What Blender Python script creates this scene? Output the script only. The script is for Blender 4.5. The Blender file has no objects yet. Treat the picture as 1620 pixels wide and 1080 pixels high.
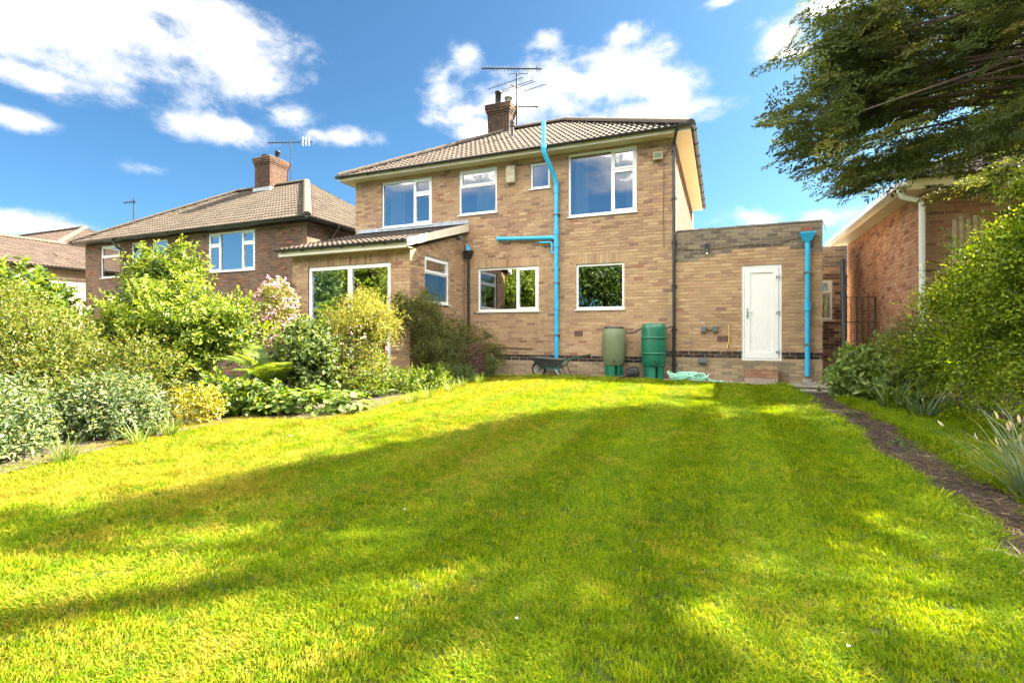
import bpy, math, random
import numpy as np
from mathutils import Matrix, Vector
random.seed(7); rng = np.random.default_rng(11)
R = math.radians
sc = bpy.context.scene
col = sc.collection

# ------------------------------------------------------------------ camera, sky, sun, exposure
CAM = Vector((0.0, 0.0, 0.95)); YAW = R(22.6); FPX = 794.0; HZ = 527.0
cd = bpy.data.cameras.new('camera'); cam = bpy.data.objects.new('camera', cd); col.objects.link(cam)
cam.location = CAM; cam.rotation_euler = (R(90), 0, YAW)
cd.sensor_width = 36; cd.lens = 36 * FPX / 1620; cd.shift_y = -13 / 1620; cd.clip_start = 0.05; cd.clip_end = 2000
sc.camera = cam

SUN = Vector((1.15, 1.0, 1.42)).normalized()          # towards the sun
SUN_EL = math.asin(SUN.z)
ld = bpy.data.lights.new('sun', 'SUN'); ld.energy = 3.05; ld.angle = R(0.53); ld.color = (1.0, 0.885, 0.69)
sun = bpy.data.objects.new('sun', ld); col.objects.link(sun)
sun.rotation_euler = (-SUN).to_track_quat('-Z', 'Y').to_euler(); sun.location = (20, 18, 26)

sc.view_settings.view_transform = 'Standard'; sc.view_settings.look = 'None'
sc.view_settings.gamma = 1; sc.view_settings.use_curve_mapping = False
sc.view_settings.exposure = 4.15
sc.cycles.use_denoising = True
sc.cycles.max_bounces = 7; sc.cycles.diffuse_bounces = 3; sc.cycles.glossy_bounces = 3
sc.cycles.transmission_bounces = 4; sc.cycles.transparent_max_bounces = 8

def pix_dir(px, py):
    u = (px - 810) / FPX; v = (HZ - py) / FPX; c, s = math.cos(YAW), math.sin(YAW)
    return Vector((u * c - s, u * s + c, v)).normalized()

w = bpy.data.worlds.new('World'); sc.world = w; w.use_nodes = True; w.cycles.sampling_method = 'MANUAL'; w.cycles.sample_map_resolution = 512
nt = w.node_tree; nt.nodes.clear()
def N(tree, t, **k):
    n = tree.nodes.new(t)
    for a, b in k.items(): setattr(n, a, b)
    return n
def math_(tree, op, a, b=None, clamp=False):
    n = N(tree, 'ShaderNodeMath', operation=op); n.use_clamp = clamp
    for i, v in enumerate((a, b)):
        if v is None: continue
        if isinstance(v, (int, float)): n.inputs[i].default_value = v
        else: tree.links.new(v, n.inputs[i])
    return n.outputs[0]
def build_sky():
    L = nt.links.new
    out = N(nt, 'ShaderNodeOutputWorld'); bg = N(nt, 'ShaderNodeBackground'); bg.inputs[1].default_value = 0.05
    sky = N(nt, 'ShaderNodeTexSky', sky_type='NISHITA'); sky.sun_disc = False
    sky.sun_elevation = SUN_EL; sky.sun_rotation = math.atan2(SUN.x, SUN.y)
    sky.altitude = 300; sky.air_density = .72; sky.dust_density = 1.7; sky.ozone_density = 1.6
    tc = N(nt, 'ShaderNodeTexCoord'); d = tc.outputs['Generated']
    # soft cumulus: each cloud a lobe round its own direction, edges broken up by noise
    lobes = [  # px, py, half-width, half-height (as tangents)
        (60, 10, .24, .09), (190, 45, .22, .115), (300, 85, .17, .11), (385, 122, .085, .065), (290, 15, .16, .06),
        (40, 118, .07, .022), (20, 186, .05, .018), (340, 200, .10, .035), (465, 185, .07, .03), (535, 215, .09, .022),
        (225, 266, .055, .020), (35, 355, .10, .025),
        (880, 118, .15, .055), (960, 120, .15, .07), (1060, 135, .07, .055), (985, 58, .055, .026), (840, 160, .16, .05),
        (1010, 180, .16, .03), (700, 145, .05, .06), (735, 95, .05, .04), (725, 180, .05, .03), (865, 62, .05, .028), (760, 205, .07, .03),
        (1200, 350, .09, .028), (1290, 345, .08, .024), (1240, 60, .05, .03), (1245, 85, .06, .015), (1310, 8, .10, .02), (1140, 2, .04, .012)]
    dirs = [(pix_dir(a, b), x, y) for a, b, x, y in lobes]
    cur = None
    for v, hx, hy in dirs:
        e1 = Vector((0, 0, 1)).cross(v).normalized(); e2 = v.cross(e1)
        mp = N(nt, 'ShaderNodeMapping', vector_type='TEXTURE'); L(d, mp.inputs[0])
        mp.inputs['Location'].default_value = v; mp.inputs['Scale'].default_value = (hx, hy, .45)
        mp.inputs['Rotation'].default_value = Matrix((e1, e2, v)).transposed().to_euler('XYZ')
        ln = N(nt, 'ShaderNodeVectorMath', operation='LENGTH'); L(mp.outputs[0], ln.inputs[0])
        cur = ln.outputs['Value'] if cur is None else N_smin(cur, ln.outputs['Value'])
    cur = math_(nt, 'SUBTRACT', 1.0, cur)
    # denser bright cumulus added outside the view to lift the fill light
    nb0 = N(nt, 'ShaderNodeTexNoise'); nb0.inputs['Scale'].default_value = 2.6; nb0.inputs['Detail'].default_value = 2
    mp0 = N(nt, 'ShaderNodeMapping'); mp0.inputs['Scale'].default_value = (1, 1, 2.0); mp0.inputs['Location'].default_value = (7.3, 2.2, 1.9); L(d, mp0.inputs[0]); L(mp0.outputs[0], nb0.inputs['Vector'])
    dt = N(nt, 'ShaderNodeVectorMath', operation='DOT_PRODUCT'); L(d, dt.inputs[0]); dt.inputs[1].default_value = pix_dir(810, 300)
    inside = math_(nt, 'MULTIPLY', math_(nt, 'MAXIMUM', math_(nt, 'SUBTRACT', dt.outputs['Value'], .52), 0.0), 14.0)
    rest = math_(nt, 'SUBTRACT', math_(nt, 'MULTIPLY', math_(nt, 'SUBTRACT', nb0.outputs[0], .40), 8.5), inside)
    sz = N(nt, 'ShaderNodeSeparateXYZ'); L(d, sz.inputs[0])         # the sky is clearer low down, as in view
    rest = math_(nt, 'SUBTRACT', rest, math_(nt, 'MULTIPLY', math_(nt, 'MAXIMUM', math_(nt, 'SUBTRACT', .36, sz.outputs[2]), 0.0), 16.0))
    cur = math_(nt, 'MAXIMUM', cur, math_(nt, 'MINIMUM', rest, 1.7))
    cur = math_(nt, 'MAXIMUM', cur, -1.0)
    mp = N(nt, 'ShaderNodeMapping'); mp.inputs['Scale'].default_value = (1, 1, 1.7); L(d, mp.inputs[0])
    n1 = N(nt, 'ShaderNodeTexNoise'); n1.inputs['Scale'].default_value = 7; n1.inputs['Detail'].default_value = 9; n1.inputs['Roughness'].default_value = .62
    n1.inputs['Distortion'].default_value = .35
    L(mp.outputs[0], n1.inputs['Vector'])
    n2 = N(nt, 'ShaderNodeTexNoise'); n2.inputs['Scale'].default_value = 15; n2.inputs['Detail'].default_value = 8; n2.inputs['Roughness'].default_value = .65
    L(mp.outputs[0], n2.inputs['Vector'])
    nz = math_(nt, 'ADD', math_(nt, 'MULTIPLY', math_(nt, 'SUBTRACT', n1.outputs[0], .5), 2.8), math_(nt, 'MULTIPLY', math_(nt, 'SUBTRACT', n2.outputs[0], .5), 1.6))
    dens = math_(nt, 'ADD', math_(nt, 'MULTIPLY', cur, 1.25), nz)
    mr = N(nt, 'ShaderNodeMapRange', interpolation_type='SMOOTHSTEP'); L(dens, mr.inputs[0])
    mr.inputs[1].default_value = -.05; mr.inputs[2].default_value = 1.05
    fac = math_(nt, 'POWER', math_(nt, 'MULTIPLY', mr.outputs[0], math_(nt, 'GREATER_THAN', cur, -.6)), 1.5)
    # thin cloud stays greyish, thick middles are far brighter
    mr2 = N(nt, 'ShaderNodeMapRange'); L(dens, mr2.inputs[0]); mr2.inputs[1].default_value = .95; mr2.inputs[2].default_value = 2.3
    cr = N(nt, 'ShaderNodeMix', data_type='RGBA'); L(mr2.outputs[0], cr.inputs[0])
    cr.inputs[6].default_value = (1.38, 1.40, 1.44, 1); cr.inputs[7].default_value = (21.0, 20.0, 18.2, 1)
    tint = N(nt, 'ShaderNodeMix', data_type='RGBA', blend_type='MULTIPLY'); tint.inputs[0].default_value = 1
    L(sky.outputs[0], tint.inputs[6]); tint.inputs[7].default_value = (.145, .25, .285, 1)
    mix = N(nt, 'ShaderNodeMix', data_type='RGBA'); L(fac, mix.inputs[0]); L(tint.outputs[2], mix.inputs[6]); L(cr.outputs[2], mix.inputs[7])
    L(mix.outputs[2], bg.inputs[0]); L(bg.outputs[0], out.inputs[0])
def N_smin(a, b):
    n = N(nt, 'ShaderNodeMath', operation='SMOOTH_MIN'); nt.links.new(a, n.inputs[0]); nt.links.new(b, n.inputs[1]); n.inputs[2].default_value = .25
    return n.outputs[0]
build_sky()

# ------------------------------------------------------------------ materials
MATS = {}
def newmat(name):
    m = bpy.data.materials.new(name); m.use_nodes = True; t = m.node_tree
    b = t.nodes['Principled BSDF']; MATS[name] = m
    return m, t, b
def noise(t, scale, detail=4, rough=.6, vec=None, vscale=None):
    n = N(t, 'ShaderNodeTexNoise'); n.inputs['Scale'].default_value = scale; n.inputs['Detail'].default_value = detail; n.inputs['Roughness'].default_value = rough
    if vec is None: vec = N(t, 'ShaderNodeNewGeometry').outputs['Position']
    if vscale:
        mp = N(t, 'ShaderNodeMapping'); mp.inputs['Scale'].default_value = vscale; t.links.new(vec, mp.inputs[0]); vec = mp.outputs[0]
    t.links.new(vec, n.inputs['Vector'])
    return n.outputs[0]
def ramp(t, fac, stops):
    r = N(t, 'ShaderNodeValToRGB'); t.links.new(fac, r.inputs[0]); e = r.color_ramp.elements
    while len(e) < len(stops): e.new(.5)
    for i, (p, c) in enumerate(stops):
        e[i].position = p; e[i].color = (*c, 1) if len(c) == 3 else c
    return r.outputs[0]
def mixc(t, fac, a, b, blend='MIX'):
    m = N(t, 'ShaderNodeMix', data_type='RGBA', blend_type=blend)
    for i, v in ((0, fac), (6, a), (7, b)):
        if isinstance(v, (int, float)): m.inputs[i].default_value = v
        elif isinstance(v, tuple): m.inputs[i].default_value = (*v, 1) if len(v) == 3 else v
        else: t.links.new(v, m.inputs[i])
    return m.outputs[2]
def bump(t, b, h, strength=.3, dist=.01):
    n = N(t, 'ShaderNodeBump'); n.inputs['Strength'].default_value = strength; n.inputs['Distance'].default_value = dist
    t.links.new(h, n.inputs['Height']); t.links.new(n.outputs[0], b.inputs['Normal'])
def plain(name, c, rough=.5, var=.12, vs=6, metal=0, bmp=0, dirt=None, spec=.5):
    m, t, b = newmat(name)
    n = noise(t, vs, 5)
    a = tuple(x * (1 - var) for x in c); h = tuple(min(1, x * (1 + var)) for x in c)
    o = ramp(t, n, [(.3, a), (.7, h)])
    if dirt:
        n2 = noise(t, dirt[1], 6, .7); f = ramp(t, n2, [(dirt[2], (0, 0, 0)), (dirt[2] + .22, (1, 1, 1))])
        o = mixc(t, f, o, dirt[0])
    t.links.new(o, b.inputs['Base Color']); b.inputs['Roughness'].default_value = rough; b.inputs['Metallic'].default_value = metal
    b.inputs['Specular IOR Level'].default_value = spec
    if bmp: bump(t, b, noise(t, vs * 12, 3), bmp, .004)
    return m
def attr(t, name='bcol'):
    a = N(t, 'ShaderNodeAttribute'); a.attribute_name = name; return a.outputs['Color']

def mat_brick(name, stain, amount):
    m, t, b = newmat(name)
    c = attr(t)
    g = noise(t, 55, 4, .7)
    c = mixc(t, .55, c, ramp(t, g, [(.3, (.66, .63, .60)), (.7, (1.25, 1.2, 1.12))]), 'MULTIPLY')
    big = noise(t, .9, 5, .62, vscale=(1, 1, .55))
    f = ramp(t, big, [(.46, (0, 0, 0)), (.70, (amount,) * 3)])
    c = mixc(t, f, c, stain)
    sp = noise(t, 24, 5, .75); f2 = ramp(t, sp, [(.62, (0, 0, 0)), (.74, (.42,) * 3)])
    c = mixc(t, f2, c, (.14, .105, .08))
    pale = noise(t, 3.1, 5, .7); f3 = ramp(t, pale, [(.62, (0, 0, 0)), (.76, (.30,) * 3)])
    c = mixc(t, f3, c, (.42, .34, .25))
    stk = noise(t, 1.6, 5, .7, vscale=(2.2, 2.2, .16)); f4 = ramp(t, stk, [(.56, (0, 0, 0)), (.74, (.40,) * 3)])
    c = mixc(t, f4, c, (.16, .12, .09))
    t.links.new(c, b.inputs['Base Color']); b.inputs['Roughness'].default_value = .92; b.inputs['Specular IOR Level'].default_value = .25
    bump(t, b, g, .5, .006)
    return m
mat_brick('brick', (.20, .14, .10), .36)
def mat_mortar(name, c):
    m, t, b = newmat(name)
    n = noise(t, 30, 5, .7)
    k = ramp(t, n, [(.3, tuple(x * .7 for x in c)), (.7, tuple(x * 1.15 for x in c))])
    big = ramp(t, noise(t, 1.1, 4), [(.45, (0, 0, 0)), (.75, (.6,) * 3)])
    k = mixc(t, big, k, tuple(x * .55 for x in c))
    t.links.new(k, b.inputs['Base Color']); b.inputs['Roughness'].default_value = .95; bump(t, b, n, .6, .006)
    return m
mat_mortar('mortar', (.40, .315, .225)); mat_mortar('mortar_pale', (.36, .29, .23)); mat_mortar('mortar_warm', (.44, .31, .225))
def mat_tile():
    m, t, b = newmat('tile')
    c = attr(t)
    g = noise(t, 28, 6, .75)
    c = mixc(t, .7, c, ramp(t, g, [(.25, (.5, .47, .44)), (.75, (1.3, 1.22, 1.12))]), 'MULTIPLY')
    l = ramp(t, noise(t, 9, 6, .75), [(.58, (0, 0, 0)), (.70, (.75,) * 3)])
    c = mixc(t, l, c, (.068, .052, .037))
    mo = ramp(t, noise(t, 3.5, 6, .75), [(.60, (0, 0, 0)), (.74, (.8,) * 3)])
    c = mixc(t, mo, c, (.03, .024, .017))
    t.links.new(c, b.inputs['Base Color']); b.inputs['Roughness'].default_value = .9; bump(t, b, g, .5, .006)
mat_tile()
plain('ridge', (.065, .05, .04), .95, .35, 20, bmp=.6, dirt=((.10, .09, .045), 7, .54))
plain('upvc', (.70, .70, .695), .32, .03, 3)
plain('cream', (.50, .44, .27), .5, .06, 4, dirt=((.40, .36, .22), 2.5, .62))
plain('fascia_white', (.64, .59, .48), .45, .05, 3, dirt=((.42, .38, .27), 3, .62))
plain('black_plastic', (.018, .018, .02), .4, .3, 8)
plain('grey_plastic', (.10, .115, .125), .5, .2, 8)
plain('blue_pipe', (.03, .35, .62), .35, .10, 4, dirt=((.04, .26, .46), 5, .62))
plain('lead', (.26, .29, .33), .6, .2, 5)
plain('concrete', (.27, .25, .22), .95, .25, 6, bmp=.5, dirt=((.11, .10, .075), 3, .52))
plain('soil', (.045, .032, .022), 1, .4, 12, bmp=1)
plain('thatch', (.032, .042, .006), 1, .45, 40, bmp=.8, dirt=((.07, .065, .018), 2, .58))
plain('ground_far', (.07, .09, .03), 1, .3, .6)
plain('bark', (.075, .052, .036), .95, .4, 14, bmp=.8)
plain('twig', (.13, .085, .05), .9, .3, 14)
plain('plaster', (.34, .31, .27), .9, .05, 2)
plain('curtain', (.70, .71, .66), .9, .06, 3)
plain('curtain_teal', (.34, .58, .56), .9, .08, 3)
plain('curtain_cream', (.70, .66, .42), .9, .06, 3)
plain('butt_green', (.006, .11, .06), .38, .18, 3, dirt=((.03, .19, .115), 5, .60))
plain('butt_faded', (.11, .14, .07), .55, .18, 2.2, dirt=((.16, .165, .10), 4, .55))
plain('metal_black', (.02, .02, .02), .5, .3, 9)
plain('barrow', (.055, .058, .055), .5, .35, 7, dirt=((.11, .09, .07), 6, .6))
plain('hub_grey', (.45, .45, .42), .5, .15, 9)
plain('rubber', (.02, .02, .02), .8, .2, 9)
plain('hose', (.30, .66, .50), .4, .10, 6)
plain('steel', (.55, .56, .57), .35, .08, 8, metal=1)
plain('alloy_dark', (.018, .018, .02), .5, .2, 8, metal=.3)
plain('lamp_white', (.80, .79, .74), .4, .03, 3)
plain('terracotta', (.19, .085, .055), .9, .2, 10)
plain('yellow_pipe', (.62, .45, .10), .5, .15, 8)
plain('gravel', (.042, .028, .020), 1, .6, 45, bmp=1, dirt=((.10, .08, .066), 4.5, .60))
plain('wood_pale', (.40, .35, .25), .9, .25, 8)
plain('petal_white', (.82, .80, .80), .7, .05, 5)
plain('pot_clay', (.20, .19, .18), .8, .3, 9)
def mat_glass():
    m, t, b = newmat('glass'); t.nodes.remove(b)
    out = t.nodes['Material Output']
    fr = N(t, 'ShaderNodeFresnel'); fr.inputs[0].default_value = 1.9
    f = math_(t, 'ADD', math_(t, 'MULTIPLY', fr.outputs[0], 1.0), .28, True)
    tr = N(t, 'ShaderNodeBsdfTransparent'); tr.inputs[0].default_value = (.62, .66, .66, 1)
    gl = N(t, 'ShaderNodeBsdfGlossy'); gl.inputs['Roughness'].default_value = .0; gl.inputs[0].default_value = (.95, .97, 1, 1)
    bp = N(t, 'ShaderNodeBump'); bp.inputs['Strength'].default_value = .05; bp.inputs['Distance'].default_value = .02
    t.links.new(noise(t, 1.6, 1), bp.inputs['Height']); t.links.new(bp.outputs[0], gl.inputs['Normal'])
    mx = N(t, 'ShaderNodeMixShader'); t.links.new(f, mx.inputs[0]); t.links.new(tr.outputs[0], mx.inputs[1]); t.links.new(gl.outputs[0], mx.inputs[2])
    t.links.new(mx.outputs[0], out.inputs[0])
mat_glass()
def mat_leaf(name, trans=.45, rough=.45, spec=.35, tt=(1.25, 1.15, .35)):
    m, t, b = newmat(name)
    c = attr(t)
    b.inputs['Roughness'].default_value = rough; b.inputs['Specular IOR Level'].default_value = spec
    t.links.new(c, b.inputs['Base Color'])
    tr = N(t, 'ShaderNodeBsdfTranslucent'); t.links.new(mixc(t, 1.0, c, tt, 'MULTIPLY'), tr.inputs[0])
    mx = N(t, 'ShaderNodeMixShader'); mx.inputs[0].default_value = trans
    t.links.new(b.outputs[0], mx.inputs[1]); t.links.new(tr.outputs[0], mx.inputs[2])
    t.links.new(mx.outputs[0], t.nodes['Material Output'].inputs[0])
mat_leaf('leaf'); mat_leaf('leaf_conifer', .38, .6, .2, (1.2, 1.15, .5)); mat_leaf('petal', .4, .6, .2, (1, .9, .95))
def mat_grass():
    m, t, b = newmat('grass_blade')
    rnd = N(t, 'ShaderNodeObjectInfo').outputs['Random']
    n1 = noise(t, .75, 5, .6); n2 = noise(t, 6, 4, .65)
    geo = N(t, 'ShaderNodeNewGeometry'); sep = N(t, 'ShaderNodeSeparateXYZ'); t.links.new(geo.outputs['Position'], sep.inputs[0])
    green = ramp(t, rnd, [(0, (.045, .105, .002)), (.5, (.150, .235, .003)), (1, (.30, .335, .006))])
    cl = noise(t, 2.4, 4, .65); green = mixc(t, ramp(t, cl, [(.42, (0, 0, 0)), (.62, (.55,) * 3)]), green, (.075, .155, .004))
    straw = ramp(t, n2, [(.3, (.27, .20, .018)), (.7, (.33, .27, .04))])
    side = N(t, 'ShaderNodeMapRange'); t.links.new(sep.outputs[0], side.inputs[0]); side.inputs[1].default_value = 1.0; side.inputs[2].default_value = -5.0
    side.inputs[3].default_value = -.06; side.inputs[4].default_value = .13
    f = math_(t, 'ADD', math_(t, 'ADD', math_(t, 'MULTIPLY', n1, .62), math_(t, 'MULTIPLY', n2, .38)), side.outputs[0])
    f = math_(t, 'ADD', f, math_(t, 'MULTIPLY', math_(t, 'SUBTRACT', rnd, .5), .22))
    fr = ramp(t, f, [(.53, (0, 0, 0)), (.68, (.8,) * 3)])
    c = mixc(t, fr, green, straw)
    t.links.new(c, b.inputs['Base Color']); b.inputs['Roughness'].default_value = .65; b.inputs['Specular IOR Level'].default_value = .10
    tr = N(t, 'ShaderNodeBsdfTranslucent'); t.links.new(mixc(t, 1.0, c, (1.3, 1.15, .4), 'MULTIPLY'), tr.inputs[0])
    mx = N(t, 'ShaderNodeMixShader'); mx.inputs[0].default_value = .38
    t.links.new(b.outputs[0], mx.inputs[1]); t.links.new(tr.outputs[0], mx.inputs[2]); t.links.new(mx.outputs[0], t.nodes['Material Output'].inputs[0])
mat_grass()

# ------------------------------------------------------------------ mesh helpers
def tag(o, label=None, cat=None, group=None, kind=None):
    if label: o['label'] = label
    if cat: o['category'] = cat
    if group: o['group'] = group
    if kind: o['kind'] = kind
    return o
def empty(name, loc=(0, 0, 0), rz=0):
    o = bpy.data.objects.new(name, None); col.objects.link(o); o.location = loc; o.rotation_euler = (0, 0, rz); o.empty_display_size = .2
    return o
def link(name, me, parent=None, mtx=None):
    o = bpy.data.objects.new(name, me); col.objects.link(o)
    if parent is not None: o.parent = parent
    if mtx is not None: o.matrix_local = mtx
    return o
class MB:
    def __init__(s): s.v = []; s.f = []; s.sm = []
    def add(s, vs, fs, smooth=False):
        k = len(s.v); s.v += [tuple(p) for p in vs]; s.f += [tuple(i + k for i in f) for f in fs]; s.sm += [smooth] * len(fs); return s
    def box(s, x0, x1, y0, y1, z0, z1):
        return s.add([(x0, y0, z0), (x1, y0, z0), (x1, y1, z0), (x0, y1, z0), (x0, y0, z1), (x1, y0, z1), (x1, y1, z1), (x0, y1, z1)],
                     [(0, 3, 2, 1), (4, 5, 6, 7), (0, 1, 5, 4), (1, 2, 6, 5), (2, 3, 7, 6), (3, 0, 4, 7)])
    def tube(s, pts, r, n=8, cap=True, rs=None, smooth=True):
        pts = [Vector(p) for p in pts]; rings = []
        up = Vector((0, 0, 1)); prev = None
        for i, p in enumerate(pts):
            a = pts[max(0, i - 1)]; b = pts[min(len(pts) - 1, i + 1)]; t = (b - a).normalized()
            if prev is None:
                x = t.cross(up)
                if x.length < .05: x = t.cross(Vector((1, 0, 0)))
                x.normalize()
            else:
                x = prev - t * prev.dot(t); x.normalize()
            prev = x; y = t.cross(x); rr = rs[i] if rs else r
            rings.append([p + x * math.cos(2 * math.pi * k / n) * rr + y * math.sin(2 * math.pi * k / n) * rr for k in range(n)])
        vs = [q for g in rings for q in g]; fs = []
        for i in range(len(rings) - 1):
            for k in range(n): fs.append((i * n + k, i * n + (k + 1) % n, (i + 1) * n + (k + 1) % n, (i + 1) * n + k))
        s.add(vs, fs, smooth)
        if cap:
            s.add(rings[0], [tuple(reversed(range(n)))]); s.add(rings[-1], [tuple(range(n))])
        return s
    def lathe(s, prof, n=24, c=(0, 0, 0), smooth=True):
        vs = []; fs = []
        for r, z in prof:
            for k in range(n): vs.append((c[0] + r * math.cos(2 * math.pi * k / n), c[1] + r * math.sin(2 * math.pi * k / n), c[2] + z))
        for i in range(len(prof) - 1):
            for k in range(n): fs.append((i * n + k, i * n + (k + 1) % n, (i + 1) * n + (k + 1) % n, (i + 1) * n + k))
        return s.add(vs, fs, smooth)
    def mesh(s, name, mat, color=None):
        me = bpy.data.meshes.new(name); me.from_pydata(s.v, [], s.f)
        me.polygons.foreach_set('use_smooth', s.sm)
        me.materials.append(MATS[mat])
        if color is not None: setcol(me, np.tile(np.array([*color, 1.0], dtype=np.float32), (len(s.v), 1)))
        me.update(); return me
    def build(s, name, mat, parent=None, mtx=None, color=None):
        return link(name, s.mesh(name, mat, color), parent, mtx)
def setcol(me, arr):
    a = me.color_attributes.new('bcol', 'FLOAT_COLOR', 'POINT'); a.data.foreach_set('color', np.ascontiguousarray(arr, dtype=np.float32).ravel())
def np_mesh(name, V, Fs, mat, C=None, smooth=False):
    """V (n,3); Fs (m,k) constant k"""
    me = bpy.data.meshes.new(name); V = np.ascontiguousarray(V, dtype=np.float32); Fs = np.ascontiguousarray(Fs, dtype=np.int32)
    me.vertices.add(len(V)); me.vertices.foreach_set('co', V.ravel())
    m, k = Fs.shape
    me.loops.add(m * k); me.loops.foreach_set('vertex_index', Fs.ravel())
    me.polygons.add(m); me.polygons.foreach_set('loop_start', np.arange(0, m * k, k, dtype=np.int32))
    me.polygons.foreach_set('use_smooth', np.full(m, smooth, dtype=bool))
    me.materials.append(MATS[mat]); me.update(calc_edges=True)
    if C is not None:
        C4 = np.concatenate([C, np.ones((len(C), 1))], 1); setcol(me, C4)
    return me
def T(x, y, z=0, rz=0): return Matrix.Translation((x, y, z)) @ Matrix.Rotation(rz, 4, 'Z')

# ------------------------------------------------------------------ brickwork and tiling
POOL = {}      # house -> list of bricks
TILES = {}
def subtract(r, o):
    u0, u1, z0, z1 = r; a0, a1, b0, b1 = o
    if a1 <= u0 or a0 >= u1 or b1 <= z0 or b0 >= z1: return [r]
    out = []
    if b0 > z0: out.append((u0, u1, z0, b0))
    if b1 < z1: out.append((u0, u1, b1, z1))
    m0, m1 = max(z0, b0), min(z1, b1)
    if a0 > u0: out.append((u0, a0, m0, m1))
    if a1 < u1: out.append((a1, u1, m0, m1))
    return out
def brick_wall(house, key, name, mtx, U, Z, opens, style, mortar='mortar', thick=.22, soldiers=(), hide=None, zoff=-.125, course=.075, blen=.225, label=None, trim=(.011, .011), joint=.0062):
    """mtx: local (u right as seen from outside, y inward, z up) -> world"""
    m = MB()
    us = sorted({U[0], U[1], *[min(max(o[i], U[0]), U[1]) for o in opens for i in (0, 1)]}); zs = sorted({Z[0], Z[1], *[min(max(o[i], Z[0]), Z[1]) for o in opens for i in (2, 3)]})
    for i in range(len(us) - 1):
        run = None
        for j in range(len(zs) - 1):
            cu, cz = (us[i] + us[i + 1]) / 2, (zs[j] + zs[j + 1]) / 2
            inside = any(o[0] < cu < o[1] and o[2] < cz < o[3] for o in opens)
            if not inside:
                run = (run[0], zs[j + 1]) if run else (zs[j], zs[j + 1])
            if inside or j == len(zs) - 2:
                if run: m.box(us[i] + (trim[0] if i == 0 else 0), us[i + 1] - (trim[1] if i == len(us) - 2 else 0), .0075, thick, run[0], run[1])
                run = None
    wall = m.build(name, mortar, house, mtx)
    if label: wall['label'] = label
    pool = POOL.setdefault(key, [])
    k = 0; g = joint
    r = random.Random(sum(map(ord, name)) + int(abs(mtx.translation.x * 10)))
    z = zoff + course * math.ceil((Z[0] - zoff) / course - 1e-6) - course
    while z < Z[1] - .01:
        idx = round((z - zoff) / course)
        off = (idx % 2) * blen / 2 + (U[0] if U[0] > -5 else 0) * 0
        u = math.floor(U[0] / blen) * blen - blen + off
        while u < U[1]:
            j = r.uniform(-.003, .003)
            rect = (max(u + g + j, U[0] + .0), min(u + blen - g + j, U[1]), max(z + g, Z[0]), min(z + course - g + r.uniform(-.0015, .0015), Z[1]))
            full = rect[1] - rect[0] > blen - .02 and rect[3] - rect[2] > course - .015
            pieces = [rect] if rect[1] - rect[0] > .02 and rect[3] - rect[2] > .01 else []
            for o in list(opens) + list(soldiers):
                nx = []
                for p in pieces: nx += subtract(p, o)
                pieces = nx
            c = style((u + blen / 2), z + course / 2, r)
            for p in pieces:
                if p[1] - p[0] > .025 and p[3] - p[2] > .012:
                    pool.append((wall, mtx, p, r.uniform(-.0035, .003), c, full and len(pieces) == 1 and p == rect and not (hide and hide(u, z))))
            u += blen
        z += course
    for (a0, a1, b0, b1) in soldiers:
        n = max(1, round((a1 - a0) / .075)); dx = (a1 - a0) / n
        for i in range(n):
            c = style(a0 + i * dx, b0, r)
            pool.append((wall, mtx, (a0 + i * dx + g, a0 + (i + 1) * dx - g, b0 + g, b1 - g), r.uniform(-.003, .003), c, False))
    return wall
def flush_bricks(house, key, limit=300):
    pool = POOL[key]
    cand = []
    for i, (wall, mtx, p, pr, c, full) in enumerate(pool):
        if full:
            q = mtx @ Vector(((p[0] + p[1]) / 2, 0, (p[2] + p[3]) / 2))
            n = (mtx.to_3x3() @ Vector((0, -1, 0))); v = (CAM - q); dd = v.length
            cand.append((-max(.02, n.dot(v / dd)) / dd ** 2, i))
    cand.sort(); chosen = {i for _, i in cand[:limit]}
    meshes = {}
    V = []; Fs = []; C = []
    base = np.array([[0, 3, 2, 1], [0, 1, 5, 4], [1, 2, 6, 5], [2, 3, 7, 6], [3, 0, 4, 7], [4, 5, 6, 7]])
    for i, (wall, mtx, p, pr, c, full) in enumerate(pool):
        if i in chosen:
            if c not in meshes:
                mb = MB().box(-.1075, .1075, 0, .05, -.0325, .0325)
                meshes[c] = mb.mesh('brick', 'brick', c)
            o = bpy.data.objects.new('brick', meshes[c]); col.objects.link(o); o.parent = wall
            o.location = ((p[0] + p[1]) / 2, -pr, (p[2] + p[3]) / 2)
        else:
            k = len(V) * 8
            u0, u1, z0, z1 = p; y0 = -pr; y1 = .03
            b = np.array([(u0, y0, z0), (u1, y0, z0), (u1, y1, z0), (u0, y1, z0), (u0, y0, z1), (u1, y0, z1), (u1, y1, z1), (u0, y1, z1)])
            Mx = np.array(mtx); V.append(b @ Mx[:3, :3].T + Mx[:3, 3]); Fs.append(base + k); C.append(np.tile(c, (8, 1)))
    if V:
        V = np.concatenate(V); inv = np.array(house.matrix_world.inverted() if house.matrix_world else Matrix.Identity(4))
        me = np_mesh('brickwork', V - np.array(house.location), np.concatenate(Fs), 'brick', np.concatenate(C))
        o = link('brickwork', me, house); o['kind'] = 'stuff'
def pal(cols, wts):
    tot = sum(wts)
    def f(r):
        x = r.random() * tot
        for c, wv in zip(cols, wts):
            x -= wv
            if x <= 0: return c
        return cols[-1]
    return f
BUFF = [(.40, .268, .156), (.365, .238, .135), (.43, .297, .178), (.34, .222, .130), (.39, .250, .150)]
BROWN = [(.315, .192, .126), (.28, .168, .113), (.345, .216, .140), (.30, .178, .119)]
DARKB = [(.20, .122, .09), (.235, .125, .085), (.28, .132, .085)]
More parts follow.
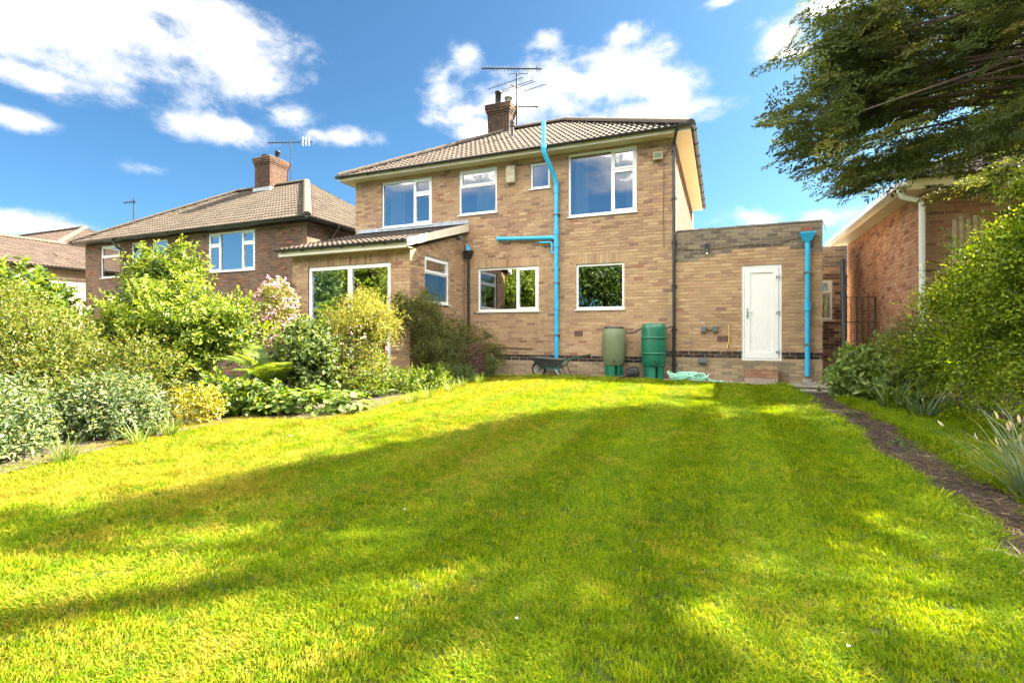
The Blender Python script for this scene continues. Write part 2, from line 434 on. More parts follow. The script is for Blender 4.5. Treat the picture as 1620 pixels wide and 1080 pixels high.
ENG = [(.016, .014, .015), (.022, .018, .018), (.03, .022, .021)]
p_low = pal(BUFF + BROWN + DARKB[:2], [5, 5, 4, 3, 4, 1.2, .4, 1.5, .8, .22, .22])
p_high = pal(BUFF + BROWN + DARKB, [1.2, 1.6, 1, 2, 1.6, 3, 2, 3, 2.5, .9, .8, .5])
p_eng = pal(ENG, [1, 1, 1])
p_dirt = pal([(.17, .145, .115), (.13, .11, .09), (.21, .175, .13), (.10, .085, .075)], [2, 2, 2, 1])
p_plinth = pal([(.30, .235, .15), (.25, .19, .125), (.20, .16, .115), (.34, .26, .16)], [2, 2, 1, 2])
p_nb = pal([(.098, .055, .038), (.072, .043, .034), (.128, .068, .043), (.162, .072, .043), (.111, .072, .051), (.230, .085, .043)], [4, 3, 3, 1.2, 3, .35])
p_rn = pal([(.317, .158, .094), (.346, .187, .112), (.274, .130, .076), (.216, .094, .061), (.144, .072, .054), (.360, .216, .137)], [4, 4, 3, 1.2, .8, 3])
p_ch = pal([(.043, .025, .020), (.034, .021, .018), (.055, .031, .022), (.065, .038, .025)], [3, 3, 2, 1])
p_ch2 = pal([(.055, .032, .024), (.045, .027, .022), (.07, .036, .024), (.085, .04, .027)], [3, 3, 2, 1])
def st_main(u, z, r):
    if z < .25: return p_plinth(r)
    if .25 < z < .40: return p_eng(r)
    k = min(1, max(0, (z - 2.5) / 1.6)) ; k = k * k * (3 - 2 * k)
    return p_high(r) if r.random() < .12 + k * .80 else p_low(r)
def st_right(u, z, r):
    if z < .40: return p_plinth(r)
    if .40 < z < .55: return p_eng(r)
    return p_low(r) if r.random() < .86 else p_high(r)
def st_garage(u, z, r):
    if z < .40: return p_plinth(r)
    if .40 < z < .55: return p_eng(r)
    if z > 2.72 + .12 * math.sin(u * 2): return p_dirt(r)
    return p_low(r) if r.random() < .84 else p_high(r)
def st_sun(u, z, r): return p_high(r) if r.random() < .55 else p_low(r)

TW, TG, TL = .30, .335, .41        # tile width, gauge, length
def tile_geo(n=12):
    xs = np.linspace(0, TW, n + 1)
    prof = .032 * (0.5 - .5 * np.cos(2 * np.pi * 2 * xs / TW + .6)) ** 1.3
    v = []
    for x, h in zip(xs, prof): v.append((x, 0, h + .034))
    for x, h in zip(xs, prof): v.append((x, TL, h + .002))
    for x, h in zip(xs, prof): v.append((x, .0, h * .8 + .004))
    m = n + 1; f = []
    for i in range(n):
        f.append((i, i + 1, m + i + 1, m + i)); f.append((2 * m + i, 2 * m + i + 1, i + 1, i))
    return np.array(v), np.array(f)
TV, TF = tile_geo(10)
def tile_slope(roof, key, O, u, v, n, W, Ls, lo=None, hi=None, palette=None, stuff_only=False):
    O, u, v, n = (np.array(q, dtype=float) for q in (O, u, v, n))
    lo = lo or (lambda s: 0 * s); hi = hi or (lambda s: W + 0 * s)
    rows = int(math.ceil(Ls / TG)); cols = int(math.ceil(W / TW)) + 1
    r = random.Random(int(abs(O[0] * 7 + O[1] * 3)))
    tl = TILES.setdefault(key, [])
    for j in range(rows):
        for i in range(-1, cols):
            vv = TV.copy(); vv[:, 0] += i * TW; vv[:, 1] += j * TG
            vv[:, 1] = np.minimum(vv[:, 1], Ls); a = lo(vv[:, 1]); b = hi(vv[:, 1])
            if (vv[:, 0] <= a + .01).all() or (vv[:, 0] >= b - .01).all(): continue
            cl = np.clip(vv[:, 0], a, b); full = np.allclose(cl, vv[:, 0]) and (j + 1) * TG < Ls - .1
            vv[:, 0] = cl; vv[:, 2] += r.uniform(-.004, .004)
            c = palette[r.randrange(len(palette))]
            P = O + np.outer(vv[:, 0], u) + np.outer(vv[:, 1], v) + np.outer(vv[:, 2], n)
            M4 = Matrix(((u[0], v[0], n[0], 0), (u[1], v[1], n[1], 0), (u[2], v[2], n[2], 0), (0, 0, 0, 1)))
            org = O + u * (i * TW) + v * (j * TG)
            M4.translation = Vector(org)
            tl.append((roof, P, c, full and not stuff_only, M4, P.mean(0)))
def flush_tiles(house, key, limit=300):
    tl = TILES[key]; cand = sorted((np.linalg.norm(t[5] - np.array(CAM)), i) for i, t in enumerate(tl) if t[3]); ch = {i for _, i in cand[:limit]}
    V = []; Fs = []; C = []; meshes = {}
    for i, (roof, P, c, full, M4, ce) in enumerate(tl):
        if i in ch:
            if c not in meshes:
                meshes[c] = np_mesh('roof_tile', TV, TF, 'tile', np.tile(c, (len(TV), 1)))
            o = bpy.data.objects.new('roof_tile', meshes[c]); col.objects.link(o); o.parent = roof
            o.matrix_local = Matrix.Translation(-house.location) @ M4
        else:
            k = len(V) * len(TV); V.append(P); Fs.append(TF + k); C.append(np.tile(c, (len(TV), 1)))
    if V:
        me = np_mesh('tiling', np.concatenate(V) - np.array(house.location), np.concatenate(Fs), 'tile', np.concatenate(C))
        o = link('tiling', me, house); o['kind'] = 'stuff'
TPAL = [(.035, .024, .018), (.030, .021, .015), (.039, .027, .021), (.026, .017, .013), (.033, .021, .015), (.043, .032, .025)]
TPAL_D = [(.036, .027, .018), (.042, .032, .022), (.030, .022, .015), (.048, .037, .027)]
def ridge_run(roof, a, b, mat='ridge', rad=.115, L=.42, off=Vector((0, 0, 0))):
    a, b = Vector(a) - off, Vector(b) - off; d = (b - a); n = max(1, round(d.length / L)); t = d.normalized()
    x = t.cross(Vector((0, 0, 1))).normalized(); y = x.cross(t); st = d.length / n
    vs = []; fs = []
    for e, rr in ((0, rad), (st - .012, rad * 1.06)):
        for k in range(9):
            ang = math.pi * (k / 8) ; vs.append((math.cos(ang) * rr * 1.15, e, math.sin(ang) * rr - .02))
    for k in range(8): fs.append((k, k + 1, 9 + k + 1, 9 + k))
    fs.append(tuple(range(9))); fs.append(tuple(reversed(range(9, 18))))
    mb = MB(); mb.add(vs, fs, False); me = mb.mesh('ridge_tile', mat)
    for i in range(n):
        p = a + t * (st * i)
        M4 = Matrix(((x.x, t.x, y.x, p.x), (x.y, t.y, y.y, p.y), (x.z, t.z, y.z, p.z), (0, 0, 0, 1)))
        o = bpy.data.objects.new('ridge_tile', me); col.objects.link(o); o.parent = roof; o.matrix_local = M4
def hip_roof(house, key, x0, x1, y0, y1, ze, rise, tiled=('front', 'right'), palette=TPAL, stuff_only=False):
    off = house.location
    h = (y1 - y0) / 2; p = math.atan2(rise, h); cp, sp = math.cos(p), math.sin(p); zr = ze + rise
    A, B, C_, D_ = (x0, y0, ze), (x1, y0, ze), (x1, y1, ze), (x0, y1, ze); E_, F_ = (x0 + h, y0 + h, zr), (x1 - h, y0 + h, zr)
    mb = MB(); mb.add([Vector(q) - off for q in (A, B, C_, D_, E_, F_)], [(0, 1, 5, 4), (1, 2, 5), (2, 3, 4, 5), (3, 0, 4), (3, 2, 1, 0)])
    roof = mb.build('roof', 'tile', house, color=(.06, .045, .035))
    Ls = h / cp; W = x1 - x0
    lo = lambda s: s * cp; hi = lambda s: W - s * cp
    if 'front' in tiled: tile_slope(roof, key, A, (1, 0, 0), (0, cp, sp), (0, -sp, cp), W, Ls, lo, hi, palette, stuff_only)
    if 'right' in tiled:
        W2 = y1 - y0; tile_slope(roof, key, B, (0, 1, 0), (-cp, 0, sp), (sp, 0, cp), W2, Ls, lo, lambda s: W2 - s * cp, palette, True)
    up = Vector((0, 0, .05))
    ridge_run(roof, Vector(E_) + up, Vector(F_) + up, off=off)
    ridge_run(roof, Vector(A) + up, Vector(E_) + up, off=off); ridge_run(roof, Vector(B) + up, Vector(F_) + up, off=off)
    return roof, zr

# ------------------------------------------------------------------ joinery
def window(house, mtx, x0, x1, z0, z1, panes, name='window', fw=.055, mat='upvc', sill=True, label=None, depth=.035, glassmat='glass'):
    """panes: list of (a0,a1,b0,b1, opening) fractions of the inside of the frame"""
    m = MB(); d0, d1 = depth, depth + .07
    m.box(x0, x0 + fw, d0, d1, z0, z1).box(x1 - fw, x1, d0, d1, z0, z1).box(x0 + fw, x1 - fw, d0, d1, z0, z0 + fw).box(x0 + fw, x1 - fw, d0, d1, z1 - fw, z1)
    ix0, ix1, iz0, iz1 = x0 + fw, x1 - fw, z0 + fw, z1 - fw
    W, H = ix1 - ix0, iz1 - iz0
    glass = []; sashes = []
    for a0, a1, b0, b1, op in panes:
        u0, u1, v0, v1 = ix0 + a0 * W, ix0 + a1 * W, iz0 + b0 * H, iz0 + b1 * H
        bar = .022
        if a0 > 0: m.box(u0 - bar, u0 + bar, d0 + .002, d1 - .002, v0, v1); u0 += bar
        if a1 < 1: u1 -= bar
        if b0 > 0: m.box(u0, u1, d0 + .004, d1 - .004, v0 - bar, v0 + bar); v0 += bar
        if b1 < 1: v1 -= bar
        if op:
            s_ = MB(); sw = .042; e = .012
            s_.box(u0 - .008, u0 + sw, d0 - e, d1 - .012, v0 - .008, v1 + .008).box(u1 - sw, u1 + .008, d0 - e, d1 - .012, v0 - .008, v1 + .008)
            s_.box(u0 + sw, u1 - sw, d0 - e, d1 - .012, v0 - .008, v0 + sw).box(u0 + sw, u1 - sw, d0 - e, d1 - .012, v1 - sw, v1 + .008)
            sashes.append(s_); u0 += sw - .004; u1 -= sw - .004; v0 += sw - .004; v1 -= sw - .004
        glass.append((u0 - .004, u1 + .004, v0 - .004, v1 + .004))
    win = m.build(name, mat, house, mtx)
    if label: win['label'] = label
    for s_ in sashes: s_.build('sash', mat, win)
    for g in glass:
        MB().add([(g[0], d0 + .03, g[2]), (g[1], d0 + .03, g[2]), (g[1], d0 + .03, g[3]), (g[0], d0 + .03, g[3])], [(0, 1, 2, 3)]).build('pane', glassmat, win)
        gk = MB(); t_ = .007; y0, y1 = d0 + .018, d0 + .032
        gk.box(g[0], g[0] + t_, y0, y1, g[2], g[3]).box(g[1] - t_, g[1], y0, y1, g[2], g[3]).box(g[0] + t_, g[1] - t_, y0, y1, g[2], g[2] + t_).box(g[0] + t_, g[1] - t_, y0, y1, g[3] - t_, g[3])
        gk.build('gasket', 'black_plastic', win)
    if sill:
        sl = MB(); sl.add([(x0 - .03, -.035, z0 - .032), (x1 + .03, -.035, z0 - .032), (x1 + .03, d1, z0 - .032), (x0 - .03, d1, z0 - .032),
                           (x0 - .03, -.035, z0 - .012), (x1 + .03, -.035, z0 - .012), (x1 + .03, d1, z0 - .001), (x0 - .03, d1, z0 - .001)],
                          [(0, 3, 2, 1), (4, 5, 6, 7), (0, 1, 5, 4), (1, 2, 6, 5), (2, 3, 7, 6), (3, 0, 4, 7)])
        sl.build('sill', mat, win)
    return win
def curtain(mtx, x0, x1, z0, z1, y, mat, label, folds=9, group=None):
    n = folds * 8; vs = []; fs = []
    for i in range(n + 1):
        x = x0 + (x1 - x0) * i / n; yy = y + .028 * math.sin(i / 8 * 2 * math.pi) + .012 * math.sin(i * 1.7)
        vs.append((x, yy, z0)); vs.append((x + .01 * math.sin(i * .9), yy * 1.0 + .005, z1))
    for i in range(n): fs.append((2 * i, 2 * i + 2, 2 * i + 3, 2 * i + 1))
    k = len(vs); vs2 = [(a, b + .004, c) for a, b, c in vs]; fs2 = [tuple(reversed([q + k for q in f])) for f in fs]
    o = MB().add(vs + vs2, fs + fs2, True).build('curtain', mat, None, mtx); tag(o, label, 'curtain', group); return o

def gutter(house, a, b, r=.055, brackets=.9, down=Vector((0, 0, 0)), out=Vector((0, -1, 0))):
    a, b = Vector(a), Vector(b); t = (b - a).normalized(); n = 9
    vs = []; fs = []
    for e in (a, b):
        for rr in (r, r - .008):
            for k in range(n):
                an = math.pi + math.pi * k / (n - 1); vs.append(e + out * (math.cos(an) * rr) * -1 + Vector((0, 0, math.sin(an) * rr)))
    for s0 in (0, n):
        for k in range(n - 1): fs.append((s0 + k, s0 + k + 1, 2 * n + s0 + k + 1, 2 * n + s0 + k))
    for e0 in (0, 2 * n):
        for k in range(n - 1): fs.append((e0 + k, e0 + k + 1, e0 + n + k + 1, e0 + n + k))
    fs.append((0, n, 3 * n, 2 * n)); fs.append((n - 1, 2 * n - 1, 4 * n - 1, 3 * n - 1))
    g = MB().add(vs, fs).build('gutter', 'black_plastic', house)
    Ln = (b - a).length; q = int(Ln / brackets); me = None
    for i in range(q + 1):
        p = a + t * (.25 + i * brackets)
        if (p - a).length > Ln: break
        bm_ = MB(); bm_.tube([p + out * (r + .004) + Vector((0, 0, .0)), p + out * .045 + Vector((0, 0, -.055)), p + Vector((0, 0, -.07)), p - out * .075 + Vector((0, 0, -.02))], .011, 5)
        bm_.build('bracket', 'black_plastic', g)
    return g

# ------------------------------------------------------------------ ground
FY = 12.10          # rear wall of the main house
def zlawn(x, y):
    z = .035 * math.sin(x * .55 + 1) * math.sin(y * .4) - .03
    if x < -3: z -= .03 * (-3 - x)
    if y > 10.2: z -= .06 * min(1, (y - 10.2) / 1.0)
    return z
def sheet(name, x0, x1, y0, y1, z, mat, nx=1, ny=1, fz=None, kind='structure'):
    V = []; Fs = []
    for j in range(ny + 1):
        for i in range(nx + 1):
            x = x0 + (x1 - x0) * i / nx; y = y0 + (y1 - y0) * j / ny; V.append((x, y, fz(x, y) + z if fz else z))
    for j in range(ny):
        for i in range(nx): a = j * (nx + 1) + i; Fs.append((a, a + 1, a + nx + 2, a + nx + 1))
    me = np_mesh(name, np.array(V), np.array(Fs), mat, smooth=True); o = link(name, me); o['kind'] = kind; return o
sheet('ground', -600, 600, -500, 900, -.75, 'ground_far')
sheet('lawn', -9.5, 2.9, -16, 11.35, 0, 'thatch', 50, 90, zlawn)
sheet('terrace', -14, 6, 11.25, 30, -.105, 'concrete', 4, 4)
sheet('side_border', 2.4, 14, -16, 11.3, -.10, 'soil', 8, 12)
def path_edge(y): return 1.15 + .05 * math.sin(y * 2.3) + .03 * math.sin(y * 6.1), min(1.64, 1.42 + .07 * max(0, y - 2.8)) + .04 * math.sin(y * 1.9 + 1) + .03 * math.sin(y * 5.3) + (.25 * max(0, y - 8.8) if y > 8.8 else 0)
V = []; Fs = []; ys = np.linspace(-1, 11.35, 160)
for j, y in enumerate(ys):
    a, b = path_edge(y)
    for i in range(7):
        x = a + (b - a) * i / 6; V.append((x, y, zlawn(x, y) + .008 + .006 * math.sin(x * 40 + y * 13) * math.sin(y * 31)))
for j in range(len(ys) - 1):
    for i in range(6): k = j * 7 + i; Fs.append((k, k + 1, k + 8, k + 7))
o = link('path', np_mesh('path', np.array(V), np.array(Fs), 'gravel', smooth=True)); o['kind'] = 'structure'
BED = [(-9.4, -3), (-5.3, -1.0), (-4.95, 1.0), (-4.95, 2.0), (-5.25, 2.9), (-5.5, 4.0), (-5.4, 4.6), (-4.5, 4.75), (-4.3, 5.4), (-4.6, 6.6), (-4.6, 8.4), (-4.85, 10.2), (-5.0, 11.3), (-9.4, 11.3)]
me = bpy.data.meshes.new('flower_bed'); me.from_pydata([(x, y, zlawn(x, y) + .02) for x, y in BED], [], [tuple(range(len(BED)))]); me.materials.append(MATS['soil'])
o = link('flower_bed', me); o['kind'] = 'structure'
def in_poly(x, y, poly):
    c = np.zeros(np.shape(x), dtype=bool); n = len(poly)
    for i in range(n):
        x1, y1 = poly[i]; x2, y2 = poly[(i + 1) % n]
        if y1 == y2: continue
        c ^= ((y1 > y) != (y2 > y)) & (x < (x2 - x1) * (y - y1) / (y2 - y1) + x1)
    return c
def rebase(o, base):
    b = Vector(base)
    for ch in o.children: ch.location = ch.location - b
    o.location = b

# ------------------------------------------------------------------ the main house
house = empty('detached_house')
tag(house, 'buff brick detached house with hipped tiled roof, blue soil pipe, sunroom and flat-roofed garage', 'house')
FX0, FX1 = -10.13, -.97; ZT = 5.43
mF = T(0, FY, 0)
W_up1 = (-9.17, -7.47, 4.02, 5.335); W_up2 = (-6.61, -5.47, 4.16, 5.37); W_up3 = (-4.53, -4.0, 4.65, 5.30); W_up4 = (-3.52, -1.84, 3.84, 5.40)
W_g1 = (-6.03, -4.30, 1.53, 2.68); W_g2 = (-3.32, -2.13, 1.54, 2.65); W_in = (-9.6, -7.0, -.1, 2.55)
opens = [W_up1, W_up2, W_up3, W_up4, W_g1, W_g2, W_in]
sold = [(-6.12, -4.21, 2.68, 2.9), (-3.41, -2.04, 2.65, 2.875)]
def st_front(u, z, r): return st_right(u, z, r) if u > -1.36 and z < 1 else st_main(u, z, r)
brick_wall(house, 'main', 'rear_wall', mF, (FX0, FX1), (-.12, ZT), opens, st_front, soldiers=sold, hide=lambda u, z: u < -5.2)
brick_wall(house, 'main', 'side_wall', T(FX1, FY, 0, R(90)), (.0, 8.0), (2.9, ZT), [], lambda u, z, r: p_nb(r), hide=lambda u, z: True, trim=(.23, 0))  # palette darkened so this sunlit side does not burn out
mb = MB(); mb.box(FX0, FX0 + .22, FY + .225, FY + 8, -.12, ZT).box(FX0, FX1, FY + 8.02, FY + 8.2, -.12, ZT); mb.box(FX1 - .225, FX1 - .012, FY + .225, FY + 8, -.12, 2.895)
mb.box(FX0 + .23, FX1 - .23, FY + .225, FY + 8, 2.85, 3.0); mb.box(FX0 + .23, FX1 - .23, FY + 4.4, FY + 4.5, 0, 2.84); mb.box(FX0 + .23, FX1 - .23, FY + 4.4, FY + 4.5, 3.01, ZT)
for x in (-7.0, -3.9): mb.box(x, x + .1, FY + .225, FY + 4.39, 0, 2.84); mb.box(x, x + .1, FY + .225, FY + 4.39, 3.01, ZT)
mb.box(FX0 + .23, FX1 - .23, FY + .225, FY + 8, -.1, -.02)
mb.build('inner_walls', 'plaster', house)
# windows
P2 = [(0, .66, 0, 1, False), (.66, 1, 0, .68, True), (.66, 1, .68, 1, True)]
window(house, mF, *W_up1, P2, label='upstairs window with one wide pane and two small openers above the sunroom')
window(house, mF, *W_up2, [(0, 1, 0, .64, False), (0, 1, .64, 1, True)], label='upstairs window with frosted lower pane and top opener')
window(house, mF, *W_up3, [(0, 1, 0, 1, False)], label='small square upstairs window beside the blue pipe')
window(house, mF, *W_up4, P2, label='upstairs window with one wide pane and two openers at the house corner')
window(house, mF, *W_g1, [(0, .66, 0, 1, False), (.66, 1, 0, 1, True)], label='ground floor window with wide and narrow pane')
window(house, mF, *W_g2, [(0, 1, 0, 1, False)], label='square ground floor window with single pane')
# garage wing
DOOR = (.42, 1.20, .36, 2.43)
GX1 = 1.95; GZ = 3.28
brick_wall(house, 'main', 'garage_wall', mF, (FX1 + .004, GX1), (-.12, GZ), [DOOR], st_garage, label='garage wall with dark weathered parapet')
mb = MB(); mb.box(FX1 + .01, GX1 - .01, FY + .225, FY + 6.5, 2.75, 2.9).box(GX1 - .22, GX1, FY + .225, FY + 2.4, -.12, GZ).box(FX1 + .01, 2.4, FY + 6.5, FY + 6.7, -.12, GZ)
mb.build('garage_shell', 'mortar', house)
cp = MB()
for i in range(7):
    a = FX1 + .03 + i * (GX1 - FX1 - .03) / 7; cp.box(a + .004, a + (GX1 - FX1 - .03) / 7 - .004, FY - .012, FY + .24, GZ + .002, GZ + .028 + .006 * (i % 2))
cp.build('coping', 'pot_clay', house)
mBk = T(0, FY + 2.4, 0)
brick_wall(house, 'main', 'porch_wall', mBk, (1.6, 2.86), (-.12, 3.1), [(2.18, 2.55, 1.28, 2.3)], lambda u, z, r: p_dirt(r) if z > 2.6 else p_nb(r) if r.random() < .35 else p_high(r), hide=lambda u, z: True)
MB().box(2.64, 2.86, FY + 2.63, FY + 6, -.12, 3.1).build('porch_side', 'mortar', house)
window(house, mBk, 2.18, 2.55, 1.28, 2.30, [(0, 1, 0, .66, False), (0, 1, .66, 1, True)], mat='fascia_white', label='narrow side window seen past the garage corner')
# back door
dw = MB(); x0, x1, z0, z1 = DOOR
dw.box(x0, x0 + .06, .02, .10, z0, z1).box(x1 - .06, x1, .02, .10, z0, z1).box(x0 + .06, x1 - .06, .02, .10, z1 - .06, z1).box(x0 + .06, x1 - .06, .015, .10, z0, z0 + .045)
door = dw.build('door', 'upvc', house, mF); door['label'] = 'white plastic panelled back door'
lf = MB(); a0, a1, b0, b1 = x0 + .066, x1 - .066, z0 + .05, z1 - .066
lf.box(a0, a0 + .10, .008, .08, b0, b1).box(a1 - .10, a1, .008, .08, b0, b1).box(a0 + .10, a1 - .10, .008, .08, b1 - .10, b1).box(a0 + .10, a1 - .10, .008, .08, b0, b0 + .12)
lf.build('door_leaf', 'upvc', door)
pw = (a1 - a0 - .2) / 7
for i in range(7):
    MB().box(a0 + .10 + i * pw + .0006, a0 + .10 + (i + 1) * pw - .0006, .027, .06, b0 + .121, b1 - .101).build('plank', 'upvc', door)
MB().box(a0 + .099, a1 - .099, .045, .075, b0 + .119, b1 - .099).build('door_core', 'grey_plastic', door)
hd = MB(); hz = b0 + .98; hd.box(a0 + .03, a0 + .065, -.004, .009, hz - .11, hz + .11); hd.tube([(a0 + .047, .0, hz + .03), (a0 + .047, -.045, hz + .03), (a0 + .17, -.05, hz + .03)], .009, 8)
hd.build('door_handle', 'steel', door)
MB().tube([(a0 + .047, -.008, hz - .06), (a0 + .047, .0, hz - .06)], .012, 10).build('lock', 'black_plastic', door)
for z in (b0 + .14, b0 + .98, b0 + 1.75):
    MB().tube([(a1 + .008, -.004, z - .05), (a1 + .008, -.004, z + .05)], .013, 8).box(a1 - .045, a1 + .0, -.006, .006, z - .025, z + .025).build('hinge', 'steel', door)
# step of bricks
st = MB().box(.475, 1.105, FY - .26, FY - .012, -.12, .155).build('step', 'mortar_pale', house); st['label'] = 'low brick doorstep'
for zi, z in enumerate((.01, .085)):
    off = .11 if zi else 0
    xs_ = [.47] + [q for q in np.arange(.47 + (.215 - off if off else .215), 1.1, .215)] + [1.11]
    for i in range(len(xs_) - 1):
        if xs_[i + 1] - xs_[i] > .04:
            me = MB().box(xs_[i] + .005, xs_[i + 1] - .005, FY - .27, FY - .16, z + .003, z + .068).mesh('brick', 'brick', [(.30, .16, .10), (.25, .14, .09), (.34, .19, .12)][i % 3]); link('brick', me, st)
for i in range(6): link('brick', MB().box(.472 + i * .1065 + .003, .472 + (i + 1) * .1065 - .003, FY - .272, FY - .05, .157, .185).mesh('brick', 'brick', [(.27, .16, .10), (.22, .13, .09)][i % 2]), st)
# roof
roof, ZR = hip_roof(house, 'main', FX0 - .33, FX1 + .36, FY - .36, FY + 8.2 - .6, 5.53, 2.27)
ea = MB().box(FX0 - .30, FX1 + .33, FY - .34, FY + 7.5, ZT + .012, ZT + .03); ea.build('soffit', 'cream', house)
fa = MB().box(FX0 - .31, FX1 + .34, FY - .362, FY - .343, ZT + .005, 5.545).box(FX1 + .333, FX1 + .352, FY - .342, FY + 7.5, ZT + .005, 5.545).box(FX0 - .331, FX0 - .312, FY - .362, FY + 7.5, ZT + .005, 5.545)
fa.build('fascia', 'fascia_white', house)
gutter(house, (FX0 - .36, FY - .425, 5.545), (FX1 + .36, FY - .425, 5.545))
gutter(house, (FX1 + .415, FY - .40, 5.545), (FX1 + .415, FY + 7.6, 5.545), out=Vector((1, 0, 0)))
# chimney (two oversailing courses)
def chimney(house, key, x0, x1, y0, y1, z0, z1, nbr, flues):
    core = MB().box(x0 + .012, x1 - .012, y0 + .012, y1 - .012, z0, z1 - .01).build('chimney', 'mortar', house)
    pool = POOL.setdefault(key, []); r = random.Random(3); z = z1 - .075; row = 0
    while z > z0:
        g = .10 if row < 2 else .075 if row == 2 else .04 if row == 3 else .012 if row == 4 else 0
        g *= .75
        for (mt, Wd) in ((T(x0 - g, y0 - g, 0), x1 - x0 + 2 * g), (T(x1 + g, y0 - g, 0, R(90)), y1 - y0 + 2 * g), (T(x0 - g, y1 + g, 0, R(-90)), y1 - y0 + 2 * g)):
            u = -(row % 2) * .1125
            while u < Wd - .02:
                a, b = max(u, 0), min(u + .215, Wd)
                if b - a > .03: pool.append((core, mt, (a, b, z + .004, z + .071), r.uniform(-.003, .003), nbr(r), False))
                u += .225
        if g > 0: core_b = None
        z -= .075; row += 1
    MB().box(x0 - .05, x1 + .05, y0 - .05, y1 + .05, z1 - .14, z1 - .014).build('chimney_head', 'mortar', core)
    fl = MB(); k = .085
    fl.add([(x0 - k, y0 - k, z1), (x1 + k, y0 - k, z1), (x1 + k, y1 + k, z1), (x0 - k, y1 + k, z1), (x0 + .1, y0 + .1, z1 + .10), (x1 - .1, y0 + .1, z1 + .10), (x1 - .1, y1 - .1, z1 + .10), (x0 + .1, y1 - .1, z1 + .10)],
           [(0, 1, 5, 4), (1, 2, 6, 5), (2, 3, 7, 6), (3, 0, 4, 7), (4, 5, 6, 7)]).build('flaunching', 'ridge', core)
    for (fx, fy, fr, fh, fm) in flues:
        f_ = MB().lathe([(fr * .95, -.05), (fr, .0), (fr, fh - .05), (fr * 1.18, fh - .045), (fr * 1.18, fh), (fr * .8, fh), (fr * .8, fh - .12)], 14, (fx, fy, z1 + .08)); f_.build('chimney_pot', fm, core)
    return core
chimney(house, 'main', -7.28, -6.5, FY + 3.25, FY + 3.75, 6.6, 8.62, p_ch, [(-7.0, FY + 3.5, .10, .46, 'alloy_dark'), (-6.62, FY + 3.5, .13, .2, 'pot_clay')])
MB().box(-7.36, -6.42, FY + 3.17, FY + 3.83, 6.75, 7.62).build('flashing', 'lead', house)
vp = MB(); vp.tube([(-5.9, FY + 2.1, 6.65), (-5.9, FY + 2.1, 7.36)], .055, 12).tube([(-5.9, FY + 2.1, 7.28), (-5.9, FY + 2.1, 7.33)], .085, 12).tube([(-5.9, FY + 2.1, 7.38), (-5.9, FY + 2.1, 7.46)], .075, 12)
vp.build('vent_pipe', 'black_plastic', house)
# blue soil pipe with branch, collars
PXB = -3.80; py_ = FY - .085
sp = MB(); sp.tube([(PXB, py_, .02), (PXB, py_, 4.62), (PXB, py_, 4.70), (PXB - .06, py_ - .10, 4.95), (PXB - .16, FY - .50, 5.30), (PXB - .18, FY - .54, 5.42), (PXB - .18, FY - .54, 5.50), (PXB - .18, FY - .54, 6.10)], .056, 14)
soil = sp.build('soil_pipe', 'blue_pipe', house); soil['label'] = 'bright blue soil vent pipe rising past the eaves'
for p, q in (((PXB, py_, 4.45), (PXB, py_, 4.62)), ((PXB, py_, 3.10), (PXB, py_, 3.24)), ((PXB, py_, 3.42), (PXB, py_, 3.56)), ((PXB, py_, 1.55), (PXB, py_, 1.62)), ((PXB - .18, FY - .54, 5.44), (PXB - .18, FY - .54, 5.53)), ((PXB, py_, .02), (PXB, py_, .16))):
    MB().tube([p, q], .068, 14).build('collar', 'blue_pipe', soil)
MB().tube([(-5.42, py_, 3.42), (-3.88, py_, 3.345), (-3.80, py_, 3.28)], .052, 12).build('branch_pipe', 'blue_pipe', soil)
MB().tube([(-5.42, py_, 3.42), (-5.34, py_, 3.416)], .064, 12).build('collar', 'blue_pipe', soil)
MB().tube([(-4.25, py_ - .01, 3.245), (-3.95, py_ - .01, 3.235), (-3.92, py_ - .01, 3.2), (-3.92, py_ - .01, 2.97), (-3.80, py_, 2.93)], .024, 8).build('waste_pipe', 'blue_pipe', soil)
# blue rainwater pipe with hopper on the garage
rp = MB().tube([(1.665, py_, .06), (1.665, py_, 2.92)], .05, 12).build('rainwater_pipe', 'blue_pipe', house)
MB().add([(1.60, py_ - .06, 2.86), (1.73, py_ - .06, 2.86), (1.73, FY - .005, 2.86), (1.60, FY - .005, 2.86), (1.53, py_ - .11, 3.02), (1.80, py_ - .11, 3.02), (1.80, FY - .004, 3.02), (1.53, FY - .004, 3.02),
          (1.53, py_ - .11, 3.05), (1.80, py_ - .11, 3.05), (1.80, FY - .004, 3.05), (1.53, FY - .004, 3.05)],
         [(3, 2, 1, 0), (0, 1, 5, 4), (1, 2, 6, 5), (2, 3, 7, 6), (3, 0, 4, 7), (4, 5, 9, 8), (5, 6, 10, 9), (6, 7, 11, 10), (7, 4, 8, 11)]).build('hopper', 'blue_pipe', rp)
MB().box(1.56, 1.77, FY - .02, FY + .002, 3.06, 3.2).build('outlet', 'terracotta', rp)
MB().tube([(1.665, py_, 1.42), (1.665, py_, 1.60)], .064, 12).build('collar', 'blue_pipe', rp)
MB().box(1.55, 1.80, FY - .26, FY - .02, -.10, -.05).tube([(1.665, FY - .15, -.06), (1.665, FY - .15, .0)], .10, 10).build('gully', 'concrete', rp)
